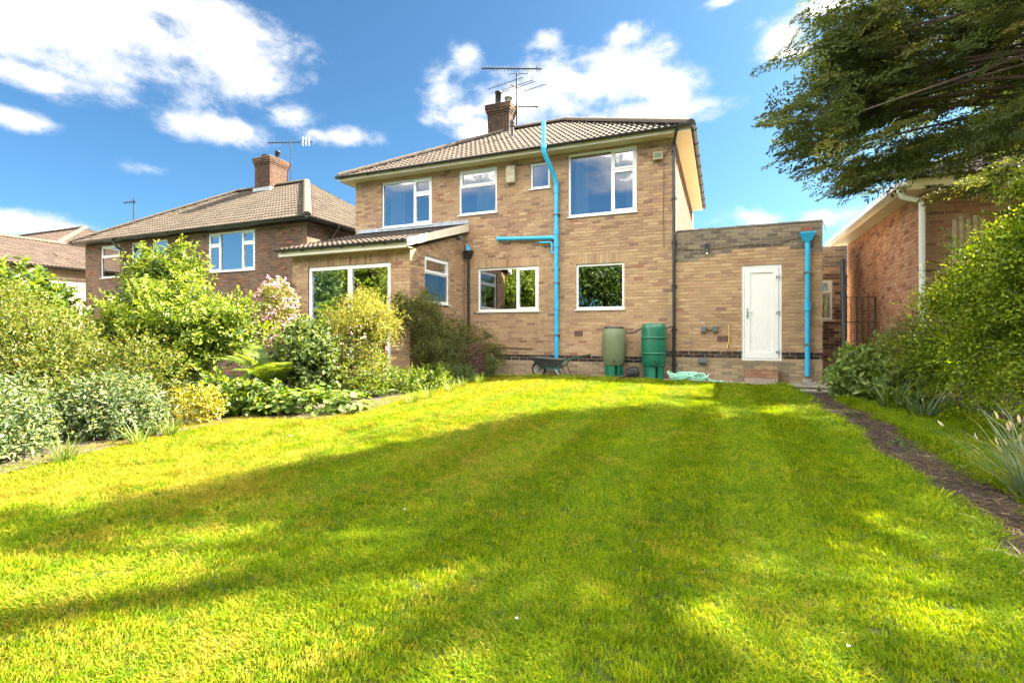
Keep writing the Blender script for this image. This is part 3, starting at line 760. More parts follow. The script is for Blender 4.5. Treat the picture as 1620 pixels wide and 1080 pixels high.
# black downpipes
bp = MB().tube([(-.90, FY - .425, 5.50), (-.92, FY - .40, 5.42), (-.99, FY - .08, 5.30), (-.99, FY - .07, 5.22), (-.99, FY - .07, .0)], .036, 10).build('downpipe', 'black_plastic', house)
for z in (.2, 1.0, 2.0, 3.0, 4.0, 5.1): MB().tube([(-.99, FY - .07, z), (-.99, FY - .07, z + .06)], .046, 10).box(-1.05, -.93, FY - .04, FY - .004, z + .01, z + .05).build('clip', 'black_plastic', bp)
bl = MB().tube([(-6.28, FY - .07, 0), (-6.28, FY - .07, 3.0)], .036, 10).build('downpipe', 'black_plastic', house)
MB().add([(-6.34, FY - .13, 2.98), (-6.22, FY - .13, 2.98), (-6.22, FY - .01, 2.98), (-6.34, FY - .01, 2.98), (-6.40, FY - .17, 3.16), (-6.14, FY - .17, 3.16), (-6.14, FY - .01, 3.16), (-6.40, FY - .01, 3.16)],
         [(3, 2, 1, 0), (0, 1, 5, 4), (1, 2, 6, 5), (2, 3, 7, 6), (3, 0, 4, 7), (4, 5, 6, 7)]).build('hopper', 'black_plastic', bl)
MB().tube([(-6.30, FY - .09, 3.14), (-6.34, FY - .06, 3.34)], .03, 8).tube([(-6.25, FY - .09, 3.14), (-6.27, FY - .05, 3.30)], .025, 8).build('waste_pipe', 'blue_pipe', bl)
# fittings on the wall
MB().box(-5.16, -4.92, FY - .12, FY - .004, 4.86, 5.28).box(-5.10, -4.98, FY - .126, FY - .12, 5.05, 5.2).build('vent_cowl', 'wood_pale', house)
fl = MB().box(-1.45, -1.24, FY - .11, FY - .02, 4.97, 5.14).build('floodlight', 'wood_pale', house)
MB().box(-1.425, -1.265, FY - .116, FY - .111, 5.0, 5.11).build('lens', 'butt_faded', fl)
MB().tube([(-1.05, FY - .01, 5.25), (-1.22, FY - .01, 5.05), (-1.23, FY - .01, 3.8), (-1.22, FY - .01, 2.95)], .006, 5).build('cable', 'twig', house)
for z in (.9, 2.2, 3.9): MB().box(PXB - .075, PXB + .075, FY - .15, FY - .004, z, z + .03).build('pipe_bracket', 'grey_plastic', soil)
for z in (.7, 2.2): MB().box(1.60, 1.73, FY - .14, FY - .004, z, z + .03).build('pipe_bracket', 'grey_plastic', rp)
wl = MB().box(-.335, -.235, FY - .05, FY - .004, 2.84, 2.95).tube([(-.285, FY - .08, 2.83), (-.285, FY - .10, 2.74)], .038, 10).build('wall_light', 'black_plastic', house)
MB().tube([(-.285, FY - .098, 2.742), (-.285, FY - .104, 2.715)], .028, 10).build('bulb', 'lamp_white', wl)
def airbrick(x0, x1, z0, z1, lab):
    a = MB().box(x0, x1, FY - .008, FY + .02, z0, z1).build('airbrick', 'terracotta', house)
    for i in range(5):
        u = x0 + (x1 - x0) * (i + .2) / 5; MB().box(u, u + (x1 - x0) * .1, FY - .010, FY - .007, z0 + .02, z1 - .02).build('slot', 'black_plastic', a)
airbrick(-3.36, -3.15, .88, 1.02, ''); airbrick(-.07, .15, .76, .90, '')
for x in (-.36, -.115): 
    s = MB().box(x - .05, x + .05, FY - .07, FY - .004, .98, 1.11).box(x - .04, x + .04, FY - .085, FY - .07, .985, 1.06).build('outdoor_socket', 'grey_plastic', house)
MB().tube([(-.31, FY - .03, 1.03), (-.17, FY - .03, 1.03)], .012, 6).build('conduit', 'twig', house)
MB().tube([(.155, FY - .012, 1.13), (.165, FY - .02, 1.0), (.165, FY - .02, .8), (.14, FY - .02, .68), (.12, FY - .02, .60)], .011, 6).build('gas_pipe', 'yellow_pipe', house)
MB().box(-.47, -.29, FY - .10, FY - .004, .30, .39).box(-.455, -.305, FY - .07, FY - .005, .265, .30).build('vent_hood', 'grey_plastic', house)
MB().tube([(-6.0, FY - .02, .60), (-4.45, FY - .02, .555)], .013, 6).build('conduit', 'twig', house)
MB().tube([(-.93, FY - .008, 2.88), (-.3, FY - .008, 2.83), (.5, FY - .008, 2.87), (1.2, FY - .008, 2.86), (1.32, FY - .008, 2.93), (1.56, FY - .008, 2.95)], .006, 5).build('cable', 'twig', house)

# sunroom lean-to
SX0, SX1, SY = -9.93, -6.43, 9.5
PD = (-9.41, -6.95, -.1, 2.57)
mS = T(0, SY, 0)
brick_wall(house, 'main', 'sunroom_wall', mS, (SX0, SX1), (-.6, 2.90), [PD], lambda u, z, r: st_sun(u, z, r), soldiers=[(-9.55, -6.81, 2.57, 2.79)], hide=lambda u, z: z < 1.6)
mSs = T(SX1, SY, 0, R(90)); SW = (.61, 1.77, 1.68, 2.79)
_st = [(q, q + .11, 2.86 + (q + .0) * .307, 4.0) for q in np.arange(-.02, 2.7, .11)]
brick_wall(house, 'main', 'sunroom_side_wall', mSs, (.0, FY - SY - .005), (-.6, 3.70), [SW] + _st, lambda u, z, r: st_sun(u, z, r), hide=lambda u, z: z > 2.85 or z < 1.6, trim=(.23, 0))
MB().box(SX0, SX0 + .2, SY + .23, FY - .01, -.6, 2.9).box(SX0 + .2, SX1 - .23, SY + .23, FY - .01, -.6, -.1).build('sunroom_shell', 'plaster', house)
window(house, mSs, *SW, [(0, 1, 0, .66, False), (0, 1, .66, 1, True)], label='side window of the sunroom with top opener')
pdw = window(house, mS, PD[0], PD[1], PD[2], PD[3], [(0, .52, 0, 1, True), (.52, 1, 0, 1, True)], name='patio_door', sill=False, label='sliding glazed patio door of the sunroom')
ztop, zea, yea = 3.86, 2.98, SY - .27
ps = math.atan2(ztop - zea, FY - yea); Ls = math.hypot(ztop - zea, FY - yea); cps, sps = math.cos(ps), math.sin(ps)
x0_, x1_ = SX0 - .16, SX1 + .10
sr = MB().add([(x0_, yea, zea), (x1_, yea, zea), (x1_, FY - .004, ztop), (x0_, FY - .004, ztop), (x0_, yea, zea - .03), (x1_, yea, zea - .03), (x1_, FY - .004, ztop - .06), (x0_, FY - .004, ztop - .06)],
              [(0, 1, 2, 3), (7, 6, 5, 4), (0, 4, 5, 1), (1, 5, 6, 2), (3, 7, 4, 0)]).build('sunroom_roof', 'tile', house, color=(.06, .045, .035))
tile_slope(sr, 'main', (x0_, yea, zea), (1, 0, 0), (0, cps, sps), (0, -sps, cps), x1_ - x0_, Ls - .12, None, None, TPAL)
MB().add([(x0_ + .05, FY - .33, ztop - .02), (x1_ + .02, FY - .33, ztop - .02), (x1_ + .02, FY - .012, ztop + .06), (x0_ + .05, FY - .012, ztop + .06), (x0_ + .05, FY - .008, ztop + .16), (x1_ + .02, FY - .012, ztop + .16)],
         [(0, 1, 2, 3), (3, 2, 5, 4)]).build('flashing', 'lead', house)
bg_ = MB(); xb = x1_ + .004
bg_.add([(xb, yea - .01, zea - .12), (xb, FY - .01, ztop - .16), (xb, FY - .01, ztop + .05), (xb, yea - .01, zea + .05), (xb + .03, yea - .01, zea - .12), (xb + .03, FY - .01, ztop - .16), (xb + .03, FY - .01, ztop + .05), (xb + .03, yea - .01, zea + .05)],
        [(0, 1, 2, 3), (7, 6, 5, 4), (0, 4, 5, 1), (1, 5, 6, 2), (2, 6, 7, 3), (3, 7, 4, 0)]).build('bargeboard', 'fascia_white', house)
MB().box(x0_, x1_ - .005, yea - .0, yea + .02, zea - .15, zea - .035).build('fascia', 'fascia_white', house)
MB().box(x0_, x1_ - .005, yea + .021, SY - .004, zea - .14, zea - .125).build('soffit', 'cream', house)
gutter(house, (x0_ - .03, yea - .06, zea - .0), (x1_ + .02, yea - .06, zea - .0), .05, .6)
MB().box(-6.42, -6.34, FY - .5, FY - .40, 3.42, 3.5).tube([(-6.33, FY - .45, 3.46), (-6.24, FY - .5, 3.43)], .04, 8).build('floodlight', 'grey_plastic', house)
flush_bricks(house, 'main'); flush_tiles(house, 'main')
rebase(house, (-5.5, FY, 0))

# curtains and lamp seen through the glass
curtain(mF, -9.08, -8.55, 4.0, 5.33, .30, 'curtain', 'sheer white curtain at the edge of the wide upstairs window above the sunroom', 5)
curtain(mF, -6.2, -5.5, 4.1, 5.3, .28, 'curtain', 'pale net curtain in the upstairs window with frosted lower pane', 8)
curtain(mF, -4.5, -4.05, 4.6, 5.3, .28, 'curtain', 'grey net curtain in the small upstairs window', 7)
curtain(mF, -3.42, -3.08, 3.8, 5.4, .30, 'curtain', 'white curtain drawn aside in the corner bedroom window, by the blue pipe', 4)
curtain(mF, -2.12, -1.92, 3.8, 5.4, .30, 'curtain', 'white curtain drawn aside in the corner bedroom window, by the downpipe', 3)
curtain(mS, -9.30, -8.55, .0, 2.5, .32, 'curtain_teal', 'pale teal curtain behind the patio door, nearest the neighbouring house', 10)
curtain(mS, -7.45, -7.0, .0, 2.5, .32, 'curtain_cream', 'cream curtain behind the patio door, beside the sunroom corner', 7)
curtain(mSs, 1.15, 1.7, 1.6, 2.76, .30, 'curtain', 'cream curtain in the side window of the sunroom', 6)
lampo = empty('pendant_lamp', (-2.72, FY + .42, 2.84)); tag(lampo, 'round white globe pendant lamp behind the square ground floor window', 'lamp')
MB().lathe([(.16 * math.sin(math.pi * i / 12) + .001, -.40 - .16 * math.cos(math.pi * i / 12)) for i in range(13)], 20).build('lamp_shade', 'lamp_white', lampo)
MB().tube([(0, 0, 0), (0, 0, -.25)], .006, 6).build('cord', 'lamp_white', lampo)

# television aerials on the chimney
def yagi(mb, a, b, n, L0, vertical=True, up=Vector((0, 0, 1)), r=.009):
    a, b = Vector(a), Vector(b); mb.tube([a, b], .024, 6)
    for i in range(n):
        p = a + (b - a) * ((i + .5) / n); k = L0 * (1 - .25 * i / n)
        mb.tube([p - up * k, p + up * k], r, 4)
an = empty('television_aerial', (-6.40, FY + 3.7, 7.6)); tag(an, 'tall dark television aerial with three antennas strapped to the house chimney', 'aerial')
MB().tube([(0, 0, 0), (0, 0, 2.16)], .032, 8).build('mast', 'alloy_dark', an)
m1 = MB(); dx = Vector((.923, .384, 0)); yagi(m1, dx * -1.2 + Vector((0, 0, 2.34)), dx * .85 + Vector((0, 0, 2.32)), 17, .10); m1.tube([dx * -.28 + Vector((0, 0, 2.32)), dx * -.26 + Vector((0, 0, 2.16)), dx * .36 + Vector((0, 0, 2.15)), dx * .38 + Vector((0, 0, 2.32))], .012, 6)
m1.tube([dx * .72 + Vector((0, 0, 2.2)), dx * .72 + Vector((0, 0, 2.46))], .012, 6); m1.build('long_antenna', 'alloy_dark', an)
m2 = MB(); dn = Vector((.25, .97, 0)).normalized(); ac = Vector((.98, -.20, 0))
a_, b_ = -dn * .55 + Vector((-.05, 0, 1.62)), dn * .55 + Vector((.05, 0, 1.80)); m2.tube([a_, b_], .016, 6)
for t_, k in ((0, .72), (.4, .74), (.55, .70), (1, .74)): p = a_.lerp(b_, t_); m2.tube([p - ac * k, p + ac * k], .012, 5)
m2.build('radio_antenna', 'alloy_dark', an)
m3 = MB(); yagi(m3, dx * -.4 + Vector((0, -.1, 1.02)), dx * .62 + Vector((0, .3, 1.16)), 10, .09); m3.build('short_antenna', 'alloy_dark', an)

# ------------------------------------------------------------------ neighbouring houses
nb = empty('brick_house'); tag(nb, 'dark brown brick house with hipped roof and chimney behind the green shrubs', 'house')
NY = 12.5; NX0, NX1 = -24.5, -12.42; NZ = 4.58; mN = T(0, NY, 0)
w1 = (-17.08, -14.76, 3.14, 4.52); w2 = (-23.45, -22.2, 3.2, 4.50); w3 = (-21.45, -20.75, 3.55, 4.5); w4 = (-20.2, -19.3, 3.4, 4.5)
brick_wall(nb, 'nb', 'rear_wall', mN, (NX0, NX1), (-.75, NZ), [w1, w2, w3, w4], lambda u, z, r: p_nb(r), 'mortar_pale', hide=lambda u, z: z < 2.2 or u < -18)
brick_wall(nb, 'nb', 'side_wall', T(NX1, NY, 0, R(90)), (0, 8.0), (1.0, NZ), [], lambda u, z, r: p_nb(r), 'mortar_pale', hide=lambda u, z: True, trim=(.23, 0))
MB().box(NX0, NX0 + .2, NY + .23, NY + 8, -.75, NZ).box(NX0, NX1, NY + 8.01, NY + 8.2, -.75, NZ).box(NX0 + .22, NX1 - .23, NY + 2.6, NY + 2.7, -.7, NZ).build('inner_walls', 'plaster', nb)
P3 = [(0, .25, 0, .70, True), (0, .25, .70, 1, True), (.25, .74, 0, 1, False), (.74, 1, 0, .70, True), (.74, 1, .70, 1, True)]
window(nb, mN, *w1, P3, label='wide bedroom window with five panes'); window(nb, mN, *w2, [(0, 1, 0, .66, False), (0, 1, .66, 1, True)])
window(nb, mN, *w3, [(0, 1, 0, 1, False)]); window(nb, mN, *w4, [(0, 1, 0, 1, False)])
hip_roof(nb, 'nb', NX0 - .4, NX1 + .35, NY - .35, NY + 8.3, 4.66, 2.75, palette=TPAL_D)
MB().box(NX0 - .37, NX1 + .32, NY - .33, NY + 8, NZ + .01, NZ + .03).build('soffit', 'alloy_dark', nb)
MB().box(NX0 - .37, NX1 + .33, NY - .352, NY - .333, NZ + .005, 4.67).box(NX1 + .322, NX1 + .342, NY - .33, NY + 8.2, NZ + .005, 4.67).build('fascia', 'grey_plastic', nb)
gutter(nb, (NX0 - .4, NY - .41, 4.67), (NX1 + .36, NY - .41, 4.67), .055, 3)
gutter(nb, (NX1 + .40, NY - .36, 4.67), (NX1 + .40, NY + 8.2, 4.67), .055, 3, out=Vector((1, 0, 0)))
MB().tube([(-22.0, NY - .41, 4.62), (-21.85, NY - .30, 4.35), (-21.75, NY - .08, 4.1), (-21.75, NY - .08, -.7)], .05, 8).build('downpipe', 'black_plastic', nb)
MB().tube([(NX1 + .40, NY + 1.0, 4.62), (NX1 + .30, NY + 1.0, 4.45), (NX1 + .08, NY + 1.0, 4.25), (NX1 + .08, NY + 1.0, 1)], .045, 8).build('downpipe', 'black_plastic', nb)
chimney(nb, 'nb', -18.95, -18.05, NY + 3.55, NY + 4.55, 6.6, 8.62, p_ch2, [(-18.15, NY + 4.05, .10, .30, 'alloy_dark')])
MB().lathe([(.02, .10), (.26, .16), (.26, .19), (.02, .26)], 12, (-18.65, NY + 3.95, 8.64)).build('chimney_cowl', 'alloy_dark', nb)
MB().box(-19.0, -18.0, NY + 3.49, NY + 4.6, 6.9, 7.30).build('flashing', 'lead', nb)
MB().box(-24.4, -24.0, NY + 3.2, NY + 3.5, 6.0, 6.05).tube([(-24.2, NY + 3.3, 5.2), (-24.2, NY + 3.3, 5.8)], .12, 8).build('flue_terminal', 'alloy_dark', nb)
flush_bricks(nb, 'nb'); flush_tiles(nb, 'nb'); rebase(nb, (-18.4, NY, -.75))
an2 = empty('television_aerial', (-17.95, NY + 4.6, 7.7)); tag(an2, 'slim television aerial on the chimney of the dark brick neighbour house', 'aerial')
MB().tube([(0, 0, 0), (0, 0, 2.0)], .02, 6).build('mast', 'alloy_dark', an2)
m4 = MB(); yagi(m4, dx * -1.05 + Vector((0, 0, 1.85)), dx * .55 + Vector((.1, .5, 2.05)), 14, .08); m4.build('antenna', 'alloy_dark', an2)
m5 = MB()
for k in (.28, .42, .56): p = dx * k + Vector((.06, .3, 2.02)); m5.tube([p - Vector((0, 0, .22)), p + Vector((0, 0, .22))], .014, 5); m5.tube([p + Vector((-.1, 0, -.1)), p + Vector((.1, 0, .12))], .012, 5)
m5.build('reflector', 'steel', an2)
an3 = empty('television_aerial', (-26.6, 15.6, 4.6)); tag(an3, 'thin pole aerial rising behind the far end of the neighbour roof', 'aerial')
MB().tube([(0, 0, 0), (0, 0, 3.0)], .03, 6).build('mast', 'alloy_dark', an3); m6 = MB(); yagi(m6, dx * -.5 + Vector((0, 0, 2.75)), dx * .1 + Vector((0, 0, 2.8)), 7, .10, r=.01); m6.build('antenna', 'alloy_dark', an3)

fh = empty('brick_house'); tag(fh, 'low brown roofed house at the far edge, mostly hidden by shrubs', 'house')
MB().box(-34.0, -27.75, 8.0, 18.5, -.8, 3.85).build('wing_wall', 'mortar_warm', fh)
zr_ = 5.45
wr = MB().add([(-27.4, 7.7, 3.9), (-27.4, 18.8, 3.9), (-31, 7.7, zr_), (-31, 18.8, zr_), (-34.6, 7.7, 3.9), (-34.6, 18.8, 3.9)], [(0, 1, 3, 2), (2, 3, 5, 4), (0, 2, 4), (1, 5, 3), (0, 4, 5, 1)]).build('wing_roof', 'tile', fh, color=(.09, .06, .045))
lp = math.atan2(zr_ - 3.9, 3.6); tile_slope(wr, 'fh', (-27.4, 7.7, 3.92), (0, 1, 0), (-math.cos(lp), 0, math.sin(lp)), (math.sin(lp), 0, math.cos(lp)), 11.1, math.hypot(3.6, zr_ - 3.9), None, None, [(.055, .037, .029), (.045, .030, .024), (.065, .046, .035)], True)
ridge_run(wr, (-31, 7.7, zr_ + .05), (-31, 18.8, zr_ + .05))
gutter(fh, (-27.34, 7.7, 3.9), (-27.34, 18.8, 3.9), .055, 4, out=Vector((1, 0, 0)))
MB().box(-46, -32, 14.6, 21.6, -.8, 4.9).build('wall', 'mortar_warm', fh)
hip_roof(fh, 'fh', -46.4, -31.6, 14.2, 22.0, 4.95, 2.35, palette=[(.055, .037, .029), (.045, .030, .024)], stuff_only=True)
flush_tiles(fh, 'fh', 0); rebase(fh, (-31, 13, -.75))

rn = empty('brick_bungalow'); tag(rn, 'orange brick bungalow with white gutter behind the big hedge shrub', 'bungalow')
BX, BY, BZ = 3.2, 10.62, 3.36
mR = T(BX, BY, 0, R(-90))
brick_wall(rn, 'rn', 'side_wall', mR, (-5.6, 0), (-.12, BZ), [], lambda u, z, r: p_rn(r) if z > .55 or r.random() < .0 else p_dirt(r), 'mortar_warm', hide=lambda u, z: z < .8, trim=(0, .23))
brick_wall(rn, 'rn', 'front_wall', T(0, BY, 0), (BX + .004, 9.5), (-.12, BZ), [], lambda u, z, r: p_rn(r), 'mortar_warm', hide=lambda u, z: True)
MB().box(BX + .23, 9.5, BY + 5.4, BY + 5.6, -.12, BZ).box(9.3, 9.5, BY + .23, BY + 5.39, -.12, BZ).build('inner_walls', 'plaster', rn)
rr, _ = hip_roof(rn, 'rn', BX - .34, 10, BY - .42, BY + 5.95, 3.5, 1.5, tiled=('front',), palette=[(.085, .062, .049), (.07, .052, .04), (.10, .075, .058)])
MB().box(BX - .31, 9.9, BY - .36, BY + 5.9, BZ + .01, BZ + .03).build('soffit', 'cream', rn)
MB().box(BX - .335, 9.9, BY - .385, BY - .362, BZ - .03, 3.52).box(BX - .335, BX - .312, BY - .36, BY + 5.9, BZ - .01, 3.52).build('fascia', 'cream', rn)
gt = MB().box(BX - .46, BX - .34, BY - .42, BY + 5.95, 3.40, 3.42).box(BX - .47, BX - .45, BY - .42, BY + 5.95, 3.40, 3.51).build('gutter', 'upvc', rn)
MB().tube([(BX - .40, BY - .2, 3.40), (BX - .36, BY - .2, 3.27), (BX - .10, BY - .12, 3.20), (BX - .06, BY - .12, 3.12), (BX - .06, BY - .12, 0)], .045, 10).build('downpipe', 'upvc', rn)
MB().box(BX - .012, BX + .02, BY + 2.9, BY + 3.06, 2.62, 2.80).build('airbrick', 'terracotta', rn)
flush_bricks(rn, 'rn'); flush_tiles(rn, 'rn', 200); rebase(rn, (BX + 2, BY, 0))

# ------------------------------------------------------------------ plants: leaves are real faces
def unit(a): return a / np.maximum(np.linalg.norm(a, axis=-1, keepdims=True), 1e-9)
LEAF_V = np.array([(0, 0, 0), (.42, .5, .13), (1, 0, -.06), (.42, -.5, .13)]); LEAF_F = np.array([(0, 1, 2), (0, 2, 3)])
LEAF6_V = np.array([(0, 0, 0), (.28, .42, .10), (.28, -.42, .10), (.66, .40, .06), (.66, -.40, .06), (1, 0, -.12), (.48, 0, .0)])
LEAF6_F = np.array([(0, 6, 1), (0, 2, 6), (1, 6, 3), (2, 4, 6), (3, 6, 5), (6, 4, 5)])
ang = np.linspace(0, 2 * np.pi, 10)[:-1]
ROUND_V = np.vstack([[(.5, 0, -.10)], np.stack([.5 - .5 * np.cos(ang) * (1 - .10 * (np.arange(9) % 2)), .5 * np.sin(ang) * (1 - .10 * (np.arange(9) % 2)), .05 * (np.arange(9) % 2)], 1)])
ROUND_F = np.array([(0, 1 + (i + 1) % 9, 1 + i) for i in range(9)])
BLADE_V = np.array([(0, -.5, 0), (0, .5, 0), (.45, -.42, .02), (.45, .42, .02), (.8, -.25, -.04), (.8, .25, -.04), (1, 0, -.12)])
BLADE_F = np.array([(0, 2, 1), (1, 2, 3), (2, 4, 3), (3, 4, 5), (4, 6, 5)])
def instance(TVs, TFs, P, D, Nn, L, W, C):
    D = unit(D); S = unit(np.cross(Nn, D)); U = np.cross(D, S)
    L = np.broadcast_to(L, (len(P),))[:, None, None]; W = np.broadcast_to(W, (len(P),))[:, None, None]
    V = P[:, None, :] + TVs[None, :, 0:1] * L * D[:, None, :] + TVs[None, :, 1:2] * W * S[:, None, :] + TVs[None, :, 2:3] * L * U[:, None, :]
    k = len(TVs); Fs = TFs[None] + (np.arange(len(P)) * k)[:, None, None]
    return V.reshape(-1, 3), Fs.reshape(-1, TFs.shape[1]), np.repeat(C, k, axis=0)
def rand_dirs(n):
    return unit(rng.normal(size=(n, 3)))
def colours(n, palette, wts=None, var=.24):
    p = np.array(palette); i = rng.choice(len(p), n, p=None if wts is None else np.array(wts) / sum(wts))
    return np.clip(p[i] * rng.uniform(1 - var, 1 + var, (n, 1)) * rng.uniform(.93, 1.07, (n, 3)), 0, 1)
def twigs(blobs, n, m, length, up=.5, spread=.5, droop=.2, shell=.5, pref=None, clump=0):
    """leaf seats along twigs that grow out of ellipsoid blobs. returns P, twig direction, outward, t"""
    B = np.array(blobs, dtype=float); vol = (B[:, 3] * B[:, 4] * B[:, 5]) ** (2 / 3); bi = rng.choice(len(B), n, p=vol / vol.sum())
    o = rand_dirs(n)
    if pref is not None:
        flip = (o @ np.array(pref) < 0) & (rng.random(n) < .55); o[flip] *= -1
    lo = shell; rad = (lo + (1 - lo) * rng.random(n) ** .8)[:, None]
    c = B[bi, :3] + o * rad * B[bi, 3:6]
    outw = unit(o / B[bi, 3:6])
    if clump:                                   # twigs gather on boughs, leaving gaps between them
        k = rng.choice(n, clump, replace=False); cc = c[k]; ow = outw[k]; lenk = rng.uniform(.55, 1.25, clump)
        g = rng.integers(0, clump, n); on_bough = rng.random(n) < .82
        jit = rng.normal(size=(n, 3)) * np.array([.10, .10, .055]) * (B[bi, 3:6].mean(1)[:, None] ** .5)
        along = ow[g] * (rng.random(n)[:, None] * .20 - .16) * lenk[g][:, None]
        c = np.where(on_bough[:, None], cc[g] + jit + along, c); outw = np.where(on_bough[:, None], ow[g], outw)
    d = unit(outw * .75 + np.array([0, 0, up]) + rng.normal(size=(n, 3)) * spread)
    ln = length * rng.uniform(.6, 1.25, n)
    t = (np.arange(m) + .5) / m
    P = c[:, None, :] + d[:, None, :] * (ln[:, None] * (t[None] - .55))[..., None]
    P[..., 2] -= droop * ln[:, None] * t[None] ** 2
    dd = np.repeat(d[:, None, :], m, 1).copy(); dd[..., 2] -= droop * 2 * t[None]
    return P.reshape(-1, 3), unit(dd.reshape(-1, 3)), np.repeat(outw, m, 0), np.tile(t, n)
def leafy(blobs, n, m, length, L, W, palette, wts=None, tip=None, up=.5, spread=.5, droop=.2, shell=.5, zmin=.0, shape='leaf', side=.9, normal_up=.7, pref=None, keep=None, var=.24, clump=0):
    P, d, o, t = twigs(blobs, n, m, length, up, spread, droop, shell, pref, clump)
    k = P[:, 2] > zmin
    if keep is not None: k &= keep(P)
    P, d, o, t = P[k], d[k], o[k], t[k]; q = len(P)
    perp = unit(np.cross(d, rand_dirs(q))); D = unit(d * .65 + perp * side)
    Nn = unit(np.array([0, 0, normal_up]) + o * .45 + rng.normal(size=(q, 3)) * .35)
    C = colours(q, palette, wts, var)
    if tip is not None:
        f = np.clip((t - .55) / .45, 0, 1)[:, None] * .8; C = C * (1 - f) + colours(q, [tip]) * f
    tv, tf = {'leaf': (LEAF_V, LEAF_F), 'leaf6': (LEAF6_V, LEAF6_F), 'round': (ROUND_V, ROUND_F), 'blade': (BLADE_V, BLADE_F)}[shape]
    return instance(tv, tf, P, D, Nn, L * rng.uniform(.65, 1.2, q), W * rng.uniform(.7, 1.15, q), C)
def add_foliage(root, parts, mat='leaf', name='foliage'):
    off = np.array(root.location); V = []; Fs = []; C = []; k = 0
    for v, f, c in parts: V.append(v); Fs.append(f + k); C.append(c); k += len(v)
    return link(name, np_mesh(name, np.concatenate(V) - off, np.concatenate(Fs), mat, np.concatenate(C)), root)
def stems(root, base, blobs, n, r=.012, mat='twig', z0=0):
    for i in range(n):
        b = blobs[random.randrange(len(blobs))]; o = rand_dirs(1)[0]
        e = Vector((b[0] + o[0] * b[3] * .7, b[1] + o[1] * b[4] * .7, b[2] + abs(o[2]) * b[5] * .7)) - root.location
        s = Vector((base[0] + random.uniform(-.12, .12), base[1] + random.uniform(-.12, .12), z0)) - root.location
        mid = s.lerp(e, .5) + Vector((random.uniform(-.1, .1), random.uniform(-.1, .1), .12))
        MB().tube([s, mid, e], r, 5, rs=[r * 1.3, r, r * .5]).build('stem', mat, root)
def plant(name, label, cat, base, group=None):
    o = empty(name, base); tag(o, label, cat, group); return o
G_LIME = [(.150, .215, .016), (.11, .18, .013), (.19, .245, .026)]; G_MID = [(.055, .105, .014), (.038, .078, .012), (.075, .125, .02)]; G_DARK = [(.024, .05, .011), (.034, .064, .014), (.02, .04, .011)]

# the big bright green shrub
def big_shrub():
    b = [(-9.05, 5.90, 1.15, 1.15, 1.0, 1.05), (-9.65, 6.20, 1.75, .75, .75, .85), (-8.25, 5.60, .95, .85, .8, .85), (-9.35, 6.20, 2.25, .5, .5, .45), (-7.75, 6.10, 1.05, .6, .6, .6), (-10.05, 5.90, 1.0, .7, .7, .8)]
    o = plant('flowering_shrub', 'tall bright lime-green leafy shrub in front of the neighbour house', 'shrub', (-8.95, 5.90, -.15))
    f = leafy(b, 2500, 10, .40, .092, .040, G_LIME + G_MID[:1], [3, 3, 2, 1], tip=(.22, .27, .03), up=.55, spread=.45, shape='leaf6', shell=.45, zmin=-.1, clump=330)
    inner = leafy(b, 700, 9, .45, .08, .04, G_MID + G_DARK, up=.4, spread=.6, zmin=-.1, shell=.3)  # darker leaf colours stand in for shade inside the shrub
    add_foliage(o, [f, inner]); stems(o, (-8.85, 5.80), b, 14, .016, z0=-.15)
big_shrub()
def shrub_back_left():
    b = [(-11.0, 4.2, 1.25, 1.0, .9, .95), (-11.6, 4.0, 1.5, .8, .7, .8), (-10.4, 4.6, 1.0, .7, .7, .9)]
    o = plant('laurel_shrub', 'broad-leaved light green shrub at the far edge below the low roof', 'shrub', (-11.0, 4.2, -.2))
    add_foliage(o, [leafy(b, 700, 9, .45, .15, .06, G_LIME + G_MID, None, tip=(.14, .20, .03), shape='leaf6', up=.7, zmin=-.2, clump=70)]); stems(o, (-11, 4.2), b, 8, .018, z0=-.2)
shrub_back_left()
def pyracantha():
    b = [(-8.35, 3.50, .75, 1.05, .8, .75), (-7.55, 3.40, .55, .8, .7, .6), (-9.25, 3.60, .95, .8, .7, .8), (-7.05, 4.20, .45, .5, .5, .5)]
    o = plant('firethorn_shrub', 'olive-green small-leaved shrub with rusty shoots behind the variegated bushes', 'shrub', (-8.25, 3.50, -.15))
    pl = [(.09, .13, .014), (.12, .155, .02), (.042, .078, .011), (.17, .095, .03), (.026, .05, .012), (.13, .15, .025)]
    add_foliage(o, [leafy(b, 3000, 11, .40, .052, .026, pl, [3, 3, 2, .5, 2, 1.5], tip=(.16, .165, .03), up=.55, spread=.5, zmin=-.15)]); stems(o, (-8.25, 3.50), b, 16, .010, z0=-.15)
pyracantha()
def euonymus(base, b, n, lab):
    o = plant('variegated_shrub', lab, 'shrub', base, 'variegated evergreen bushes')
    pl = [(.27, .30, .15), (.19, .235, .11), (.10, .14, .055), (.045, .085, .03), (.03, .058, .022)]
    add_foliage(o, [leafy(b, n * 2, 9, .24, .046, .026, pl, [1.3, 1.6, 2.2, 2.4, 2], up=.55, spread=.55, zmin=-.12)]); stems(o, base[:2], b, 9, .008, z0=base[2])
euonymus((-6.0, 2.1, -.12), [(-6.0, 2.1, .12, .85, .65, .40), (-5.55, 1.75, .10, .6, .5, .34), (-6.5, 2.5, .16, .6, .6, .42)], 1400, 'large cream-variegated bush at the lawn edge, nearest the camera')
euonymus((-6.1, 3.35, -.12), [(-6.1, 3.3, .12, .52, .48, .42), (-5.75, 3.3, .08, .4, .4, .32), (-6.4, 3.6, .15, .4, .4, .38)], 850, 'smaller silvery variegated bush beside the yellow-leaved plant')
